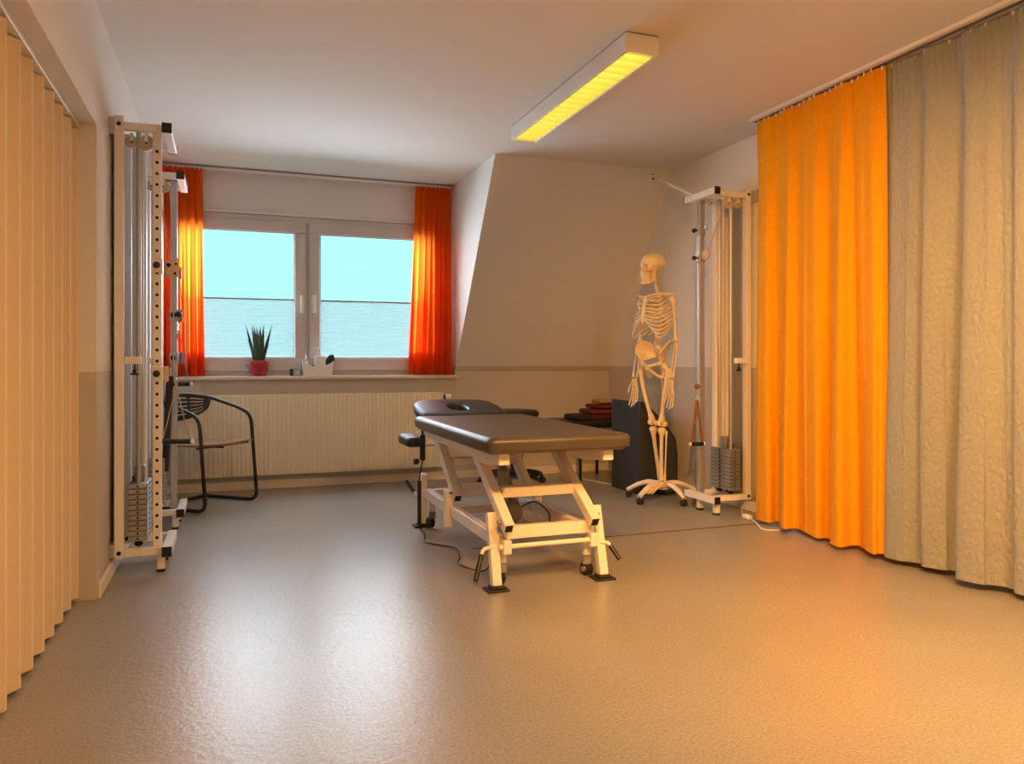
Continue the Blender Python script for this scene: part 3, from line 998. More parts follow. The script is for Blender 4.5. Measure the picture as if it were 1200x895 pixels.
# slotted back shell
def shell(u, v):
    a = -PI / 2 - PI * (.14 + .72 * u)
    drop = (.03 + .15 * math.sin(PI * u) ** .6)
    z = .705 + .06 * (-math.cos(a)) - .008 - drop * v
    k = 1.0 - .10 * v
    x = -.06 + .205 * k * math.cos(a)
    y = HW * .985 * k * math.sin(a)
    return Vector((x, y, z))
nu, nv = 48, 24
sm = MB()
keep = {}
for jj in range(nv):
    for ii in range(nu):
        u = (ii + .5) / nu
        slot = (jj % 4 == 2) and (.1 < u < .9) and (ii % 16 not in (0, 1)) and jj < 21
        if not slot:
            keep[ii, jj] = 1
vid = {}
vs_, fs_ = [], []
def vi(i, jq):
    if (i, jq) not in vid:
        vid[i, jq] = len(vs_); vs_.append(shell(i / nu, jq / nv))
    return vid[i, jq]
for (i, jq) in keep:
    fs_.append((vi(i, jq), vi(i + 1, jq), vi(i + 1, jq + 1), vi(i, jq + 1)))
bk = MB().add(vs_, fs_).build('slotted_backrest', BLACK, CH, 60)
md = bk.modifiers.new('thick', 'SOLIDIFY'); md.thickness = .005
def seatf(u, v):
    x, y = -.20 + .42 * u, -.225 + .45 * v
    e = 1 - .12 * (1 - u)
    return Vector((x, y * e, .432 + .012 * (2 * u - 1) ** 2 - .01 * math.sin(PI * v))), (0, 0, 1)
MB().slab(seatf, .012, 12, 12).build('seat', WOOD, CH, 60)
MB().bar((-.12, -.243, .418), (-.12, .243, .418), .025, .014).bar((.16, -.243, .424), (.16, .243, .424), .03, .014).build('seat_support', BLACK, CH)
MB().tube([(-.12, 0, .41), (.16, 0, .41)], .009, 8).tube([(.16, -.24, .424), (.19, -.25, .424)], .008, 8).build('seat_brace', BLACKM, CH)

# ================================================================== PULLEY MACHINES
def machine(label, wx, s, Y0, D, steel, stay=False, W=.36, yn=.02, yus=.17):
    t = thing('pulley_machine', label, 'pulley machine', (wx, Y0, 0), 0, 'wall mounted pulley machines')
    P = lambda d, y, z: Vector((s * d, y, z))
    ZT, ZB = 2.10, .10
    def part(mb, name, m, parent=t, sm=35):
        return mb.build(name, m, parent, sm)
    for y in (yn, W - .02):
        up = part(MB().box(P(.02, y - .02, ZB - .02), P(.06, y + .02, ZT + .045), .003), 'rear_upright', FRAME_W)
        part(MB().disc(P(.04, y - .021, ZT + .005), (0, 1, 0), .010, .004, 14).disc(P(.04, y - .021, ZB + .005), (0, 1, 0), .010, .004, 14), 'bolt', HOLE, up)
        part(MB().box(P(.06, y - .018, ZT - .018), P(D - .02, y + .018, ZT + .018), .003), 'top_side_bar', FRAME_W)
        part(MB().box(P(.06, y - .018, ZB - .018), P(D - .02, y + .018, ZB + .018), .003), 'bottom_side_bar', FRAME_W)
    part(MB().box(P(.0, -.02, ZT - .05), P(.02, .06, ZT + .03), .002).box(P(0, -.02, .09), P(.02, .06, .15), .002).box(P(0, W - .06, ZT - .05), P(.02, W + .01, ZT + .03), .002).box(P(0, W - .06, .09), P(.02, W + .01, .15), .002), 'wall_bracket', STEEL)
    for z in (ZT, ZB):
        b = part(MB().box(P(D - .02, -.02, z - .022), P(D + .022, W + .02, z + .022), .003), 'front_bar', FRAME_W)
        part(MB().box(P(D - .021, -.026, z - .024), P(D + .023, -.0195, z + .024), .002), 'end_cap', BLACK, b)
        part(MB().box(P(D - .021, W + .0195, z - .024), P(D + .023, W + .026, z + .024), .002), 'end_cap', BLACK, b)
    for y in (.03, W - .10):
        l = part(MB().box(P(D - .045, y - .018, .012), P(D - .010, y + .018, ZB - .02), .003), 'foot', FRAME_W)
        part(MB().box(P(D - .046, y - .019, 0), P(D - .009, y + .019, .012), .002), 'rubber_cap', RUBBER, l)
    # front upright
    yu = .05 if not steel else yus
    du = D - .045
    m = STEEL if steel else FRAME_W
    fu = part(MB().box(P(du - .02, yu - .02, ZB + .0), P(du + .02, yu + .02, ZT + .0), .003), 'front_upright', m)
    hol = MB()
    for k in range(36):
        z = .16 + k * .0525
        hol.disc(P(du, yu - .0205, z), (0, 1, 0), .0075, .002, 12)
    if not steel:
        ho = part(hol, 'peg_holes', HOLE, fu, 0)
        ho['kind'] = 'stuff'
    # guide rods and weights
    yc, dc = .155, min(.14, D * .47)
    for y in (yc - .062, yc + .062):
        part(MB().tube([P(dc, y, ZB), P(dc, y, ZT)], .011, 14), 'guide_rod', STEEL)
    part(MB().box(P(dc - .045, yc + .085, ZB), P(dc + .02, yc + .125, ZT), .003), 'guard_profile', FRAME_W)
    part(MB().box(P(.022, .06, ZB), P(.028, W - .06, ZT), .001), 'back_channel', STEEL)
    npl = 11
    ph = .0222
    pl = None
    for k in range(npl):
        z = .146 + k * (ph + .0026)
        if pl is None:
            pl = part(MB().box(P(dc - .042, yc - .11, 0), P(dc + .042, yc + .11, ph), .0025), 'weight_plate', PLATE)
            hh_ = part(MB().disc(P(dc + .0425, yc, ph / 2), (1, 0, 0), .008, .002, 12).disc(P(dc, yc - .1105, ph / 2), (0, 1, 0), .005, .002, 10), 'pin_hole', HOLE, pl, 0)
            pl.location = (0, 0, z)
        else:
            copy_part(pl, t, (0, 0, z))
    for y in (yc - .062, yc + .062):
        part(MB().lathe([(.016, 0), (.019, .005), (.019, .012), (.016, .016), (.019, .02), (.019, .028)], 14, Matrix.Translation(P(dc, y, .117))), 'buffer', RUBBER)
    zt = .146 + npl * (ph + .0026)
    part(MB().box(P(dc - .022, yc - .03, zt), P(dc + .022, yc + .03, zt + .075), .004), 'stack_head', PLATE)
    part(MB().box(P(dc - .028, yc - .06, zt), P(dc - .018, yc - .035, zt + .03), .003).box(P(dc - .028, yc + .035, zt), P(dc - .018, yc + .06, zt + .03), .003), 'stop_block', BLACK)
    # stop bracket across, with knob
    part(MB().box(P(.06, .005, .985), P(dc + .02, .035, 1.02), .003), 'stop_bracket', FRAME_W)
    part(MB().lathe([(.004, 0), (.004, .03)], 10, Matrix.Translation(P(dc - .01, .02, .955))).lathe([(.018, 0), (.02, .006), (.01, .012), (.009, .026)], 14, Matrix.Translation(P(dc - .01, .02, .935))), 'stop_knob', BLACK)
    # top pulleys
    for (d, y, z, r) in ((dc + .035, .075, ZT - .055, .036), (D - .07, .16, ZT - .04, .02), (.085, .10, ZT - .05, .03)):
        p_ = part(MB().disc(P(d, y, z), (0, 1, 0), r, .024, 24, .004), 'pulley', TAN)
        part(MB().disc(P(d, y - .013, z), (0, 1, 0), .007, .006, 12), 'axle', HOLE, p_, 0)
        for yh in (y - .017, y + .013):
            part(MB().box(P(d - .008, yh, z), P(d + .008, yh + .004, ZT - .01), .001), 'pulley_hanger', FRAME_W, p_)
    # carriages on the upright
    cz = (1.70, 1.885) if steel and stay else ((1.28, 1.02) if steel else (1.455, .94))
    for q, z in enumerate(cz):
        c = part(MB().box(P(du - .025, yu - .025, z - .035), P(du + .025, yu + .025, z + .035), .004), 'carriage', STEEL if steel else FRAME_W)
        kd = P(du, yu - .045, z) if not (steel and stay) else P(du + .05, yu, z - .005)
        ax = (0, 1, 0) if not (steel and stay) else (1, 0, 0)
        part(MB().ball(kd, .0165, 14).tube([kd, P(du, yu, z)], .006, 8), 'lock_knob', BLACK, c)
        if steel and stay:
            pu = part(MB().disc(P(du - .005, yu - .055, z + .012), (1, .2, 0), .034 if q == 0 else .018, .018, 24, .003), 'carriage_pulley', TAN if q == 0 else STEEL, c)
        elif not steel and q == 0:
            part(MB().box(P(du + .03, yu - .015, z - .055), P(du + .095, yu + .012, z + .03), .012), 'pulley_housing', TAN, c)
            part(MB().disc(P(du + .082, yu - .0155, z + .012), (0, 1, 0), .006, .002, 10).disc(P(du + .078, yu - .0155, z - .035), (0, 1, 0), .007, .002, 10).disc(P(du + .05, yu - .0155, z + .005), (0, 1, 0), .010, .003, 10), 'screws', HOLE, c, 0)
            part(MB().bar(P(du + .102, yu, z - .06), P(du + .102, yu, z + .0), .010, .016), 'clip_plate', STEEL, c)
        else:
            part(MB().box(P(du + .028, yu - .012, z - .04), P(du + .05, yu + .012, z + .035), .004), 'pulley_housing', TAN if not steel else GREYM, c)
    # ropes
    yr = .16
    part(MB().tube([P(dc, yc, zt + .07), P(dc, yc, ZT - .06)], .0035, 8), 'stack_rope', ROPE)
    zc = cz[0]
    if steel and stay:
        part(MB().tube([P(dc + .065, .075, ZT - .055), P(du + .0, yu - .085, zc + .02)], .003, 8).tube([P(du + .02, yu + .0, ZT + .015), P(du + .028, yu - .0, 1.90)], .0035, 8).tube([P(du + .03, yu, 1.68), P(du + .03, yu - .01, .86)], .003, 8), 'pull_rope', ROPE)
    else:
        part(MB().tube([P(dc + .065, .075, ZT - .055), P(du + .05, yu - .0, zc + .04)], .003, 8).tube([P(du + .07, yu, zc - .05), P(du + .07, yu, .95)], .003, 8), 'pull_rope', ROPE)
    if stay:
        a, b_ = P(D, .25, ZT + .02), P(.165, 1.04, 2.445)
        part(MB().bar(a, b_, .028, .02, .003), 'ceiling_stay', FRAME_W)
        part(MB().box(P(.15, 1.05, 2.41), P(.18, 1.075, 2.47), .002), 'stay_bracket', FRAME_W)
        part(MB().disc(P(.165, 1.049, 2.455), (0, 1, 0), .009, .006, 12).disc(P(.165, 1.048, 2.425), (0, 1, 0), .009, .006, 12), 'stay_bolts', HOLE, t, 0)
    return t
machine('white wall pulley machine with peg-hole upright beside the folding door', XL, 1, 3.985, .245, False)
machine('white wall pulley machine with steel upright behind the black chair side', XL, 1, 4.965, .25, True)
machine('white wall pulley machine braced to the slope beside the orange curtain', XR, -1, 4.20, .325, True, True, .315, .055, .235)
# chrome plate on the right machine lower bar
# pull handles
def handle(label, top, h, wdt, yaw, strapm, gripm, r=.006, ball=None, tilt=0.0, flat=1.0):
    t = thing('pull_handle', label, 'pull handle', top, yaw)
    hw = wdt / 2
    for sx in (-1, 1):
        MB().tube([(0, 0, 0), (sx * hw * .9, tilt, -h)], r, 8, flat=flat).build('strap', strapm, t)
    MB().tube([(-hw, tilt, -h), (hw, tilt, -h)], .013, 14).build('grip', gripm, t)
    MB().disc((-hw - .006, tilt, -h), (1, 0, 0), .014, .014, 14, .004).disc((hw + .006, tilt, -h), (1, 0, 0), .014, .014, 14, .004).build('end_cap', WHITEP if gripm is BLACK else RUBBER, t)
    MB().tube([(.0, .011 * math.cos(a), .013 + .022 * math.sin(a)) for a in [2 * PI * q / 14 for q in range(14)]], .0028, 6, True).build('snap_hook', CHROME, t)
    if ball:
        MB().tube([(0, 0, .03), (0, 0, .085)], .004, 8).build('rope_end', ROPE, t)
        MB().ball((0, 0, .09), .019, 16).build('rope_stop', ball, t)
    return t
ya = math.atan2(-.346, .938)
handle('brown strap handle with dark grip on the machine by the skeleton', (2.945, 4.40, .74), .295, .095, ya + .35, STRAP, BLACK, .011, STRAP, flat=.45)
handle('black grip on long cords hanging from the peg-hole pulley machine', (-.245, 4.16, .876), .275, .150, ya, ROPE, BLACK, .003, None)
handle('black grip on cords high on the steel upright pulley machine', (-.285, 5.09, 1.195), .335, .140, ya, ROPE, BLACK, .003, BLACK)
BR = thing('training_bar', 'long black padded bar hanging on the steel upright pulley machine', 'exercise bar', (-.345, 5.082, .335))
MB().tube([(-.015, 0, 0), (.012, 0, .575)], .020, 14).build('foam_grip', RUBBER, BR)
MB().tube([(.012, 0, .575), (.014, .004, .62)], .008, 10).tube([(.014, .004, .62), (.03, .01, .64), (.03, .026, .665), (.014, .0, .65)], .003, 8).build('hook', CHROME, BR)

# ================================================================== SKELETON
SC = Vector((2.92, 4.80, 0))
fang = math.radians(196)
fdir = Vector((math.cos(fang), math.sin(fang), 0))
SK = thing('anatomical_skeleton', 'life-size plastic human skeleton facing the window side', 'skeleton', SC + fdir * .085, fang + PI / 2)
def sk(mb, name, m=BONE, parent=SK, sm=60):
    return mb.build(name, m, parent, sm)
def bone(p0, p1, r, e0, e1, n=10, bow=None):
    p0, p1 = Vector(p0), Vector(p1)
    ts = [0, .03, .08, .16, .35, .6, .82, .92, .97, 1]
    rr = [e0 * .6, e0, e0 * .9, r * 1.15, r, r * .95, r * 1.1, e1 * .85, e1, e1 * .6]
    pts = []
    for t in ts:
        p = p0.lerp(p1, t)
        if bow: p += Vector(bow) * math.sin(PI * t)
        pts.append(p)
    return MB().tube(pts, rr, n)
# skull
def skull():
    import bmesh
    bm = bmesh.new()
    bmesh.ops.create_icosphere(bm, subdivisions=6, radius=1.0)
    def g(d, c, w_):
        v = (d - Vector(c).normalized()).length
        return math.exp(-(v / w_) ** 2)
    def gs(d, c, w_):
        v = (d - Vector(c).normalized()).length
        return math.exp(-(v / w_) ** 6)
    for v in bm.verts:
        d = v.co.normalized()
        # cranium: ellipsoid
        x, y, z = d.x * .074, d.y * .090 + .012, d.z * .087
        p = Vector((x, y, z))
        if d.z < 0:   # lower half: face forward, base flat behind
            fr = max(0, -d.y)
            low = -d.z
            p.z = -low * (.050 + .075 * fr)
            p.y += -.012 * low * fr * 2 + (.0 if d.y < 0 else -.015 * low)
            p.x *= 1 - .38 * low * (1 if fr > .1 else .6)
        p.y -= .011 * g(d, (0, -.75, .66), .55)
        p.y += .010 * g(d, (0, .75, .66), .5)
        # sockets, nose, zygoma, temple
        for sx in (-1, 1):
            p += Vector((0, 1, .0)) * .050 * gs(d, (sx * .43, -.88, -.20), .20)
            p += Vector((sx * .010, -.006, 0)) * g(d, (sx * .68, -.66, -.42), .18)
            p += Vector((-sx * .010, 0, 0)) * g(d, (sx * .80, -.5, .10), .22)
            p += Vector((-sx * .014, .004, 0)) * g(d, (sx * .55, -.45, -.70), .2)
            p += Vector((0, -.007, .0)) * g(d, (sx * .36, -.92, .08), .18)
        p += Vector((0, 1, 0)) * .030 * gs(d, (0, -.88, -.50), .105)
        p += Vector((0, -1, 0)) * .012 * g(d, (0, -.95, -.27), .11)
        p += Vector((0, -1, 0)) * .010 * g(d, (0, -.70, -.72), .25)
        v.co = p
    me = bpy.data.meshes.new('skull')
    bm.to_mesh(me); bm.free()
    me.shade_smooth()
    me.materials.append(BONE)
    o = bpy.data.objects.new('skull', me)
    COL.objects.link(o); o.parent = SK
    o.location = (0, -.018, 1.680)
    o.rotation_euler = (math.radians(2), 0, math.radians(-20))
    return o
sku = skull()
# upper jaw and lower jaw as arched walls
def arch(rx, ry, y0, z0, z1, a0, a1, flare=0.0):
    def fn(u, v):
        a = a0 + (a1 - a0) * u
        k = 1 + flare * v
        return Vector((rx * k * math.cos(a), y0 - ry * k * math.sin(a), z0 + (z1 - z0) * v)), (math.cos(a), -math.sin(a), 0)
    return fn
sk(MB().slab(arch(.026, .034, -.042, -.097, -.040, -.1, PI + .1, .26), .011, 22, 6), 'upper_jaw', BONE, sku)
jm = MB().slab(arch(.033, .042, -.040, -.130, -.104, -.15, PI + .15, -.10), .010, 22, 4)
jm.tube([(.034 * math.cos(a), -.040 - .044 * math.sin(a), -.129 - .004 * math.sin(a)) for a in [PI * q / 16 for q in range(17)]], .0078, 10)
jm.ball((0, -.086, -.127), .012, 12, (1.3, .6, .9))
for sx in (-1, 1):
    jm.slab(lambda u, v, sx=sx: (Vector((sx * (.037 + .012 * v), -.038 + .034 * u + .012 * v, -.128 + .012 * u + .088 * v)), (1, 0, 0)), .008, 5, 6)
sk(jm, 'jaw', BONE, sku)
tm = MB()
for k in range(14):
    a = PI * (k + .5) / 14
    for zz in (-.0985, -.1045):
        c_ = Vector((.030 * math.cos(a), -.044 - .0375 * math.sin(a), zz))
        tm.box(c_ - Vector((.0032, .0032, .0028)), c_ + Vector((.0032, .0032, .0028)), .001)
sk(tm, 'teeth', WHITEP, sku)['kind'] = 'stuff'
dk = MB()
for sx in (-1, 1):
    sk(MB().tube(smooth_path([(sx * .045, -.074, -.038), (sx * .062, -.055, -.042), (sx * .066, -.025, -.036), (sx * .064, .0, -.030)]), .0055, 8), 'cheek_arch', BONE, sku)
# spine
def spine(z):
    # y of spine axis by height
    pts = [(.95, .075), (1.05, .055), (1.12, .030), (1.20, .040), (1.32, .078), (1.42, .070), (1.49, .035), (1.56, .010), (1.64, .010)]
    for (a, ya_), (b, yb_) in zip(pts, pts[1:]):
        if z <= b:
            t = (z - a) / (b - a)
            return ya_ + (yb_ - ya_) * t
    return pts[-1][1]
zs = []
z = 1.085
while z < 1.63:
    h = .034 if z < 1.20 else (.0235 if z < 1.47 else .018)
    zs.append((z, h)); z += h
for (z, h) in zs:
    r = .024 if z < 1.2 else (.018 if z < 1.47 else .0125)
    y = spine(z)
    m = MB().lathe([(r * .95, 0), (r, h * .08), (r * .82, h * .4), (r, h * .72), (r * .95, h * .8)], 14, Matrix.Translation((0, y, z)), 1.15, .85)
    m.tube([(0, y + r * .7, z + h * .45), (0, y + r + .022, z + h * .1)], [.006, .003], 6)
    m.tube([(-r - .018, y + r * .8, z + h * .5), (r + .018, y + r * .8, z + h * .5)], .0042, 6)
    sk(m, 'vertebra')
sk(MB().tube([(0, spine(1.08), 1.08), (0, .05, 1.2), (0, .078, 1.33), (0, .06, 1.44), (0, .012, 1.55), (0, .0, 1.64)], .0085, 8), 'discs', CARTIL)
sk(MB().tube([(0, .052, 1.09), (0, .068, 1.05), (0, .085, 1.0), (0, .085, .96), (0, .07, .935)], [.045, .042, .028, .016, .006], 12, flat=.45, up=(0, 1, 0)), 'sacrum')
# ribs
RW = [.058, .082, .100, .114, .123, .129, .133, .134, .131, .122, .105, .085]
RD = [.060, .078, .090, .098, .104, .108, .110, .110, .108, .102, .090, .080]
STZ = [1.425, 1.400, 1.375, 1.350, 1.328, 1.308, 1.292]
for i in range(12):
    z0 = 1.462 - i * .0222
    ys = spine(z0)
    drop = .035 + .0075 * i
    end = math.radians([140, 135, 132, 130, 128, 126, 125, 122, 118, 112, 80, 58][i])
    for sx in (-1, 1):
        pts = []
        for k in range(15):
            a = end * k / 14
            x = sx * (.012 + RW[i] * math.sin(a) ** .8 if a > 0 else .012)
            yb = ys + .018
            y = yb - RD[i] * (1 - math.cos(a)) + .018 * math.sin(min(a * 2.2, PI))
            zz = z0 + .010 * math.sin(min(a * 2, PI)) - drop * (1 - math.cos(a)) / 2 * 1.4
            pts.append(Vector((x, y, zz)))
        sk(MB().tube(pts, .0058, 8, flat=.62, up=(1, 0, 0)), 'rib')
        e = pts[-1]
        if i < 7:
            tgt = Vector((sx * .014, -.098 - .004 * i + .02 * (i < 1), STZ[i] + (.012 if i < 1 else 0)))
        elif i < 10:
            tgt = Vector((sx * (.022 + .028 * (i - 6)), -.112 + .006 * (i - 7), 1.278 - .024 * (i - 6)))
        else:
            continue
        midp = e.lerp(tgt, .5) + Vector((0, -.012, -.010 if i > 3 else 0))
        sk(MB().tube(smooth_path([e, midp, tgt], 4), .0055, 8), 'rib_cartilage', CARTIL)
sk(MB().tube([(0, -.082, 1.455), (0, -.088, 1.43), (0, -.096, 1.405), (0, -.108, 1.34), (0, -.118, 1.285), (0, -.118, 1.25)], [.020, .024, .015, .018, .014, .004], 10, flat=.35, up=(0, 1, 0)), 'sternum')
for sx in (-1, 1):
    sk(MB().tube(smooth_path([(sx * .016, -.086, 1.452), (sx * .06, -.085, 1.462), (sx * .11, -.045, 1.468), (sx * .160, .000, 1.462)], 4), [.010, .008, .0075, .007, .0065, .0065, .0065, .0065, .007, .0075, .008, .009, .010], 8), 'clavicle')
    sc_ = MB()
    tri = [Vector(p) for p in ((sx * .062, .098, 1.435), (sx * .152, .055, 1.425), (sx * .145, .055, 1.39), (sx * .095, .104, 1.275), (sx * .070, .108, 1.30), (sx * .058, .105, 1.38))]
    nn = (tri[1] - tri[0]).cross(tri[3] - tri[0]).normalized() * .003
    K = len(tri)
    sc_.add([p + nn for p in tri] + [p - nn for p in tri], [tuple(range(K)), tuple(range(2 * K - 1, K - 1, -1))] + [(a, (a + 1) % K, K + (a + 1) % K, K + a) for a in range(K)])
    sc_.tube(smooth_path([(sx * .062, .104, 1.405), (sx * .11, .095, 1.43), (sx * .155, .05, 1.462), (sx * .168, .012, 1.462)], 3), [.004, .005, .006, .007, .008, .009, .01, .011, .010, .008], 8)
    sk(sc_, 'scapula', BONE, SK, 40)
    sh_, el, wr = Vector((sx * .160, .022, 1.432)), Vector((sx * .172, .035, 1.135)), Vector((sx * .176, -.012, .880))
    hb = bone(sh_, el, .0105, .021, .019, 12)
    hb.ball(sh_ + Vector((-sx * .010, 0, -.004)), .022, 14)
    hb.tube([el + Vector((-sx * .028, 0, .004)), el + Vector((sx * .028, 0, .004))], .011, 10)
    sk(hb, 'humerus')
    sk(bone(el + Vector((sx * .015, -.004, -.012)), wr + Vector((sx * .014, -.004, 0)), .0062, .010, .013, 10, (sx * .006, 0, 0)), 'radius')
    sk(bone(el + Vector((-sx * .010, .010, .018)), wr + Vector((-sx * .015, .004, 0)), .0060, .013, .008, 10), 'ulna')
    # hand
    hm = MB()
    for q in range(8):
        hm.ball(wr + Vector((sx * (-.018 + .012 * (q % 4)), -.004, -.014 - .014 * (q // 4))), .0085, 8, (1, .8, .9))
    for q in range(5):
        off = -.024 + .012 * q
        if q == 4:   # thumb side
            p = [wr + Vector((sx * .018, -.008, -.026)), wr + Vector((sx * .030, -.022, -.062)), wr + Vector((sx * .034, -.030, -.090)), wr + Vector((sx * .035, -.034, -.110))]
        else:
            L4 = [.150, .172, .182, .170][q]
            sp = (off + .006) * .9
            p = [wr + Vector((sx * (off + .004), -.004, -.034)), wr + Vector((sx * (off + sp * .6), -.006, -.034 - L4 * .40)),
                 wr + Vector((sx * (off + sp * .9), -.012, -.034 - L4 * .66)), wr + Vector((sx * (off + sp * 1.1), -.022, -.034 - L4 * .85)), wr + Vector((sx * (off + sp * 1.1), -.032, -.034 - L4 * .98))]
        for a, b in zip(p, p[1:]):
            hm.tube([a, a.lerp(b, .12), a.lerp(b, .4), a.lerp(b, .85), b], [.0045, .0058, .0038, .0052, .0042], 7)
    sk(hm, 'hand')
    # pelvis half
    crest = smooth_path([(sx * .118, -.066, 1.055), (sx * .138, -.035, 1.105), (sx * .138, .010, 1.138), (sx * .105, .060, 1.132), (sx * .052, .088, 1.085)], 4)
    inner = smooth_path([(sx * .098, -.035, .985), (sx * .092, -.015, 1.0), (sx * .082, .015, 1.01), (sx * .060, .045, 1.02), (sx * .036, .070, 1.03)], 4)
    nC = len(crest) - 1
    def wing(u, v):
        a = min(nC, int(round(u * nC)))
        p = inner[a].lerp(crest[a], v)
        p += Vector((sx * .012, 0, 0)) * math.sin(PI * v) * -1
        return p, (1, .25, .3)
    pv = MB().slab(wing, .007, nC, 8)
    pv.tube(crest, .0068, 8)
    pv.tube(smooth_path([(sx * .094, -.02, .985), (sx * .060, -.050, .975), (sx * .010, -.068, .960)], 4), [.019, .016, .013, .011, .010, .010, .011, .012, .013], 10)
    pv.tube(smooth_path([(sx * .092, -.005, .975), (sx * .078, .025, .925), (sx * .062, .020, .885), (sx * .038, -.020, .905), (sx * .010, -.066, .945)], 4), [.021, .019, .017, .016, .016, .017, .018, .017, .016, .013, .011, .010, .010, .010, .011, .011, .011], 10)
    sk(pv, 'hip_bone', BONE, SK, 50)
    # leg
    hip = Vector((sx * .096, -.006, .968))
    kn = Vector((sx * .052, .022 + (.02 if sx < 0 else 0), .548))
    an = Vector((sx * .046, .030 + (.085 if sx < 0 else 0), .150))
    gt = Vector((sx * .142, .006, .935))
    fb = bone(gt + Vector((-sx * .002, 0, .012)), kn + Vector((0, 0, .018)), .0135, .022, .026, 12, (0, -.018, 0))
    fb.ball(hip, .0225, 14)
    fb.tube([hip, gt + Vector((-sx * .006, 0, -.005))], [.015, .018], 10)
    for q in (-1, 1):
        fb.ball(kn + Vector((q * .021, .012, .008)), .0205, 12, (.9, 1.15, 1))
    sk(fb, 'femur')
    sk(MB().ball(kn + Vector((0, -.030, .014)), .019, 12, (1, .5, 1.05)), 'kneecap')
    tb = bone(kn + Vector((0, .004, -.018)), an, .0125, .030, .019, 12, (0, -.006, 0))
    sk(tb, 'tibia')
    sk(bone(kn + Vector((sx * .030, .018, -.040)), an + Vector((sx * .022, .008, -.012)), .0058, .010, .011, 8), 'fibula')
    fm = MB()
    fm.ball(an + Vector((0, .0, -.022)), .022, 12, (1, 1.3, .8))
    fm.tube([an + Vector((0, .050, -.045)), an + Vector((0, .03, -.035)), an + Vector((0, -.03, -.030))], [.016, .020, .015], 10)
    for q in range(5):
        x = sx * (-.022 + .011 * q)
        L5 = [.155, .15, .14, .128, .112][q]
        p = [an + Vector((x * .7, -.028, -.032)), an + Vector((x * 1.1, -.028 - L5 * .5, -.052)), an + Vector((x * 1.45, -.028 - L5 * .8, -.066)), an + Vector((x * 1.5, -.028 - L5, -.072))]
        rr = .0075 if q == 0 else .0055
        for a, b in zip(p, p[1:]):
            fm.tube([a, a.lerp(b, .12), a.lerp(b, .5), a.lerp(b, .88), b], [rr * .8, rr, rr * .7, rr, rr * .8], 7)
    sk(fm, 'foot')
SS = thing('skeleton_stand', 'white five-arm rolling stand carrying the skeleton', 'stand', SC)
MB().lathe([(.05, .085), (.055, .10), (.05, .125), (.03, .145), (.022, .15)], 24).build('hub', WHITE_LACQ, SS)
bk_ = -fdir * .02
MB().tube([(0, 0, .12), (0, 0, .90), Vector((0, 0, .98)) + bk_ * .2], .0095, 12).build('pole', CHROME, SS)
for k in range(5):
    a = math.radians(202 + 72 * k)
    d = Vector((math.cos(a), math.sin(a), 0))
    MB().tube(smooth_path([d * .03 + Vector((0, 0, .122)), d * .11 + Vector((0, 0, .125)), d * .19 + Vector((0, 0, .098)), d * .262 + Vector((0, 0, .058))], 4),
              [.024] * 5 + [.022] * 4 + [.019] * 4, 12, flat=.8).build('arm', WHITE_LACQ, SS)
    c = d * .25
    n_ = Vector((-d.y, d.x, 0))
    cm = MB()
    for q in (-1, 1):
        cm.disc(c + n_ * .011 * q + Vector((0, 0, .0235)), n_, .0235, .017, 18, .005)
    cm.tube([c + Vector((0, 0, .03)), c + Vector((0, 0, .06))], .009, 8)
    cm.build('caster', RUBBER, SS)

# ================================================================== SILL ITEMS
ZSILL = .882
PT = thing('potted_snake_plant', 'spiky snake plant in a glossy red pot on the sill', 'potted plant', (.225, 6.362, ZSILL))
MB().lathe([(.050, 0), (.056, .004), (.068, .04), (.0725, .085), (.073, .118), (.071, .124), (.066, .122), (.064, .108)], 36).build('pot', REDPOT, PT, 50)
MB().lathe([(.062, .10), (.062, .107), (.01, .110)], 24).build('soil', SOIL, PT)
rnd = random.Random(5)
for (bx, by_, tx, ty, hgt, wd) in ((-.035, 0, -.103, 0, .305, .014), (-.018, .01, -.056, .02, .305, .016), (-.010, -.014, -.040, -.02, .30, .017), (.0, .012, -.018, .03, .29, .018),
                                   (.012, -.012, .008, -.02, .29, .02), (.020, .012, .036, .02, .315, .017), (.030, 0, .098, -.01, .302, .015), (.028, -.016, .072, -.03, .15, .01), (-.030, -.014, -.088, -.03, .19, .010), (.004, .0, .0, 0, .26, .02)):
    pts, rr = [], []
    for k in range(8):
        t = k / 7
        pts.append((bx + (tx - bx) * t ** 1.25, by_ + (ty - by_) * t, .104 + hgt * t))
        rr.append(max(.0006, wd * .62 * (1 - t ** 2.6) * (1 + .5 * math.sin(PI * t))))
    MB().tube(pts, rr, 8, flat=.45, up=(.2, 1, 0)).build('leaf', LEAF, PT, 60)
CL = thing('small_clock', 'tiny square grey clock on the sill between plant and basket', 'clock', (.503, 6.34, ZSILL), .25)
MB().box((-.030, -.010, 0), (.034, .018, .056), .003).build('case', GREYM, CL)
MB().box((-.044, -.011, 0), (-.028, .019, .056), .002).build('dark_side', BLACK, CL)
fm_ = MB()
for lo, hi in (((-.014, -.0115, .010), (.022, -.0098, .014)), ((-.014, -.0115, .042), (.022, -.0098, .046)), ((-.014, -.0115, .014), (-.010, -.0098, .042)), ((.018, -.0115, .014), (.022, -.0098, .042)), ((-.002, -.0115, .022), (.010, -.0098, .034))):
    fm_.box(lo, hi)
fm_.build('face_marking', WHITEP, CL, 0)

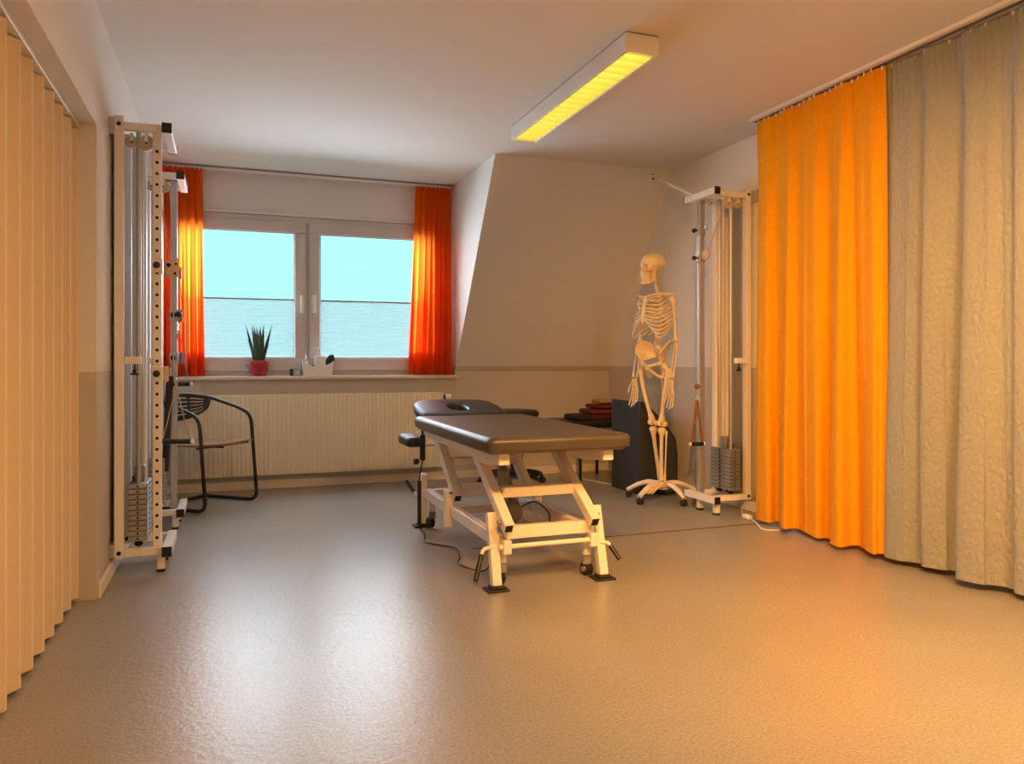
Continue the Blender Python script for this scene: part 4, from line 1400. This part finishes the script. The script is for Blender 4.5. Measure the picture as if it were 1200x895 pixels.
BK = thing('basket', 'white plastic scooped basket of toiletries on the sill', 'basket', (.672, 6.345, ZSILL))
bm_ = MB()
hx, hy = .120, .055
def bz(t):  # rim height along the long side
    return .072 + .044 * abs(2 * t - 1) ** 2.2
nseg = 16
for yy in (-hy, hy):
    bm_.slab(lambda u, v, yy=yy: ((-hx + 2 * hx * u) * (.88 + .12 * v), yy * (.88 + .12 * v), .003 + (bz(u) - .003) * v) and
             (((-hx + 2 * hx * u) * (.88 + .12 * v), yy * (.88 + .12 * v), .003 + (bz(u) - .003) * v), (0, 1, 0)), .003, nseg, 5)
for xx in (-hx, hx):
    bm_.slab(lambda u, v, xx=xx: ((xx * (.88 + .12 * v), (-hy + 2 * hy * u) * (.88 + .12 * v), .003 + .113 * v), (1, 0, 0)), .003, 6, 5)
bm_.box((-hx * .88, -hy * .88, 0), (hx * .88, hy * .88, .004), .001)
bm_.build('body', WHITEP, BK, 40)
rim = []
for k in range(nseg + 1): rim.append((-hx + 2 * hx * k / nseg, -hy, bz(k / nseg)))
for k in range(nseg + 1): rim.append((hx - 2 * hx * k / nseg, hy, bz(k / nseg)))
MB().tube(rim, .0035, 6, True).build('rim', WHITEP, BK)
PB = thing('pump_bottle', 'white square pump bottle standing in the basket', 'bottle', (.690, 6.345, ZSILL + .005))
pad(MB(), rrect(-.042, .042, -.028, .028, .010, 4), lambda x, y: 0, .155, r=.010).build('body', WHITEP, PB)
MB().lathe([(.014, .152), (.014, .178), (.006, .18), (.006, .215)], 16).build('pump_neck', WHITEP, PB)
MB().box((-.045, -.009, .213), (.014, .009, .226), .004).build('pump_head', WHITEP, PB)
SB = thing('spray_vial', 'slim clear spray vial at the end of the basket', 'bottle', (.582, 6.345, ZSILL + .005))
MB().lathe([(.014, 0), (.015, .004), (.015, .105), (.009, .115)], 16).build('body', WHITEP, SB)
MB().lathe([(.010, .115), (.010, .14), (.005, .143), (.005, .160)], 14).build('cap', CHROME, SB)
BRH = thing('brush', 'dark oval brush leaning in the basket', 'brush', (.758, 6.335, ZSILL + .005))
M_ = Matrix.Rotation(math.radians(18), 4, 'Y')
MB().ball((0, 0, 0), 1.0, 20, (.033, .016, .052)).build('head', NAVY, BRH, 60)
bpy.data.objects['head' if 'head.001' not in bpy.data.objects else 'head.001'].location = (.012, 0, .118)
bpy.data.objects['head' if 'head.001' not in bpy.data.objects else 'head.001'].rotation_euler = (0, math.radians(24), 0)
MB().tube([(-.008, 0, .002), (0, 0, .09)], .007, 10).build('handle', BLACK, BRH)
RP = thing('red_pouch', 'small dark red pouch peeking out of the basket', 'pouch', (.625, 6.325, ZSILL + .005))
MB().ball((0, 0, .062), .03, 16, (1.05, .5, .75)).build('body', MAROON, RP, 60)
MB().box((-.028, -.014, .0), (.028, .014, .05), .006).build('lower_body', MAROON, RP)

# ================================================================== CORDS
EC = thing('power_cord', 'white power cord with inline plug by the orange curtain', 'cord', (3.10, 4.0, 0))
MB().tube(smooth_path([(.135, .30, .03), (.07, .22, .006), (.015, .13, .008), (-.01, .085, .012)], 6), .0048, 8).build('cable', CORD, EC)
MB().tube(smooth_path([(-.02, .02, .012), (-.06, -.10, .006), (-.125, -.215, .006), (-.135, -.265, .006), (-.08, -.30, .006), (.02, -.31, .006)], 6), .0048, 8).build('cable', CORD, EC)
MB().box((-.036, .018, .0), (.006, .088, .028), .008).build('plug', WHITEP, EC)
MB().tube(smooth_path([(2.84, 6.285, .35), (2.80, 6.27, .22), (2.79, 6.20, .08), (2.80, 6.0, .006), (2.84, 5.75, .006), (2.90, 5.52, .006)], 6), .005, 8).build('wall_cable', CORD)
tag(bpy.data.objects['wall_cable'], 'white cable hanging down the back wall by the bench', 'cable')
MB().tube(smooth_path([(2.46, 6.285, .50), (2.43, 6.28, .30), (2.40, 6.26, .12), (2.36, 6.2, .006), (2.30, 6.1, .006)], 6), .004, 8).build('wall_cable', BLACK)
tag(bpy.data.objects['wall_cable.001'], 'thin dark cable down the back wall behind the stool', 'cable')
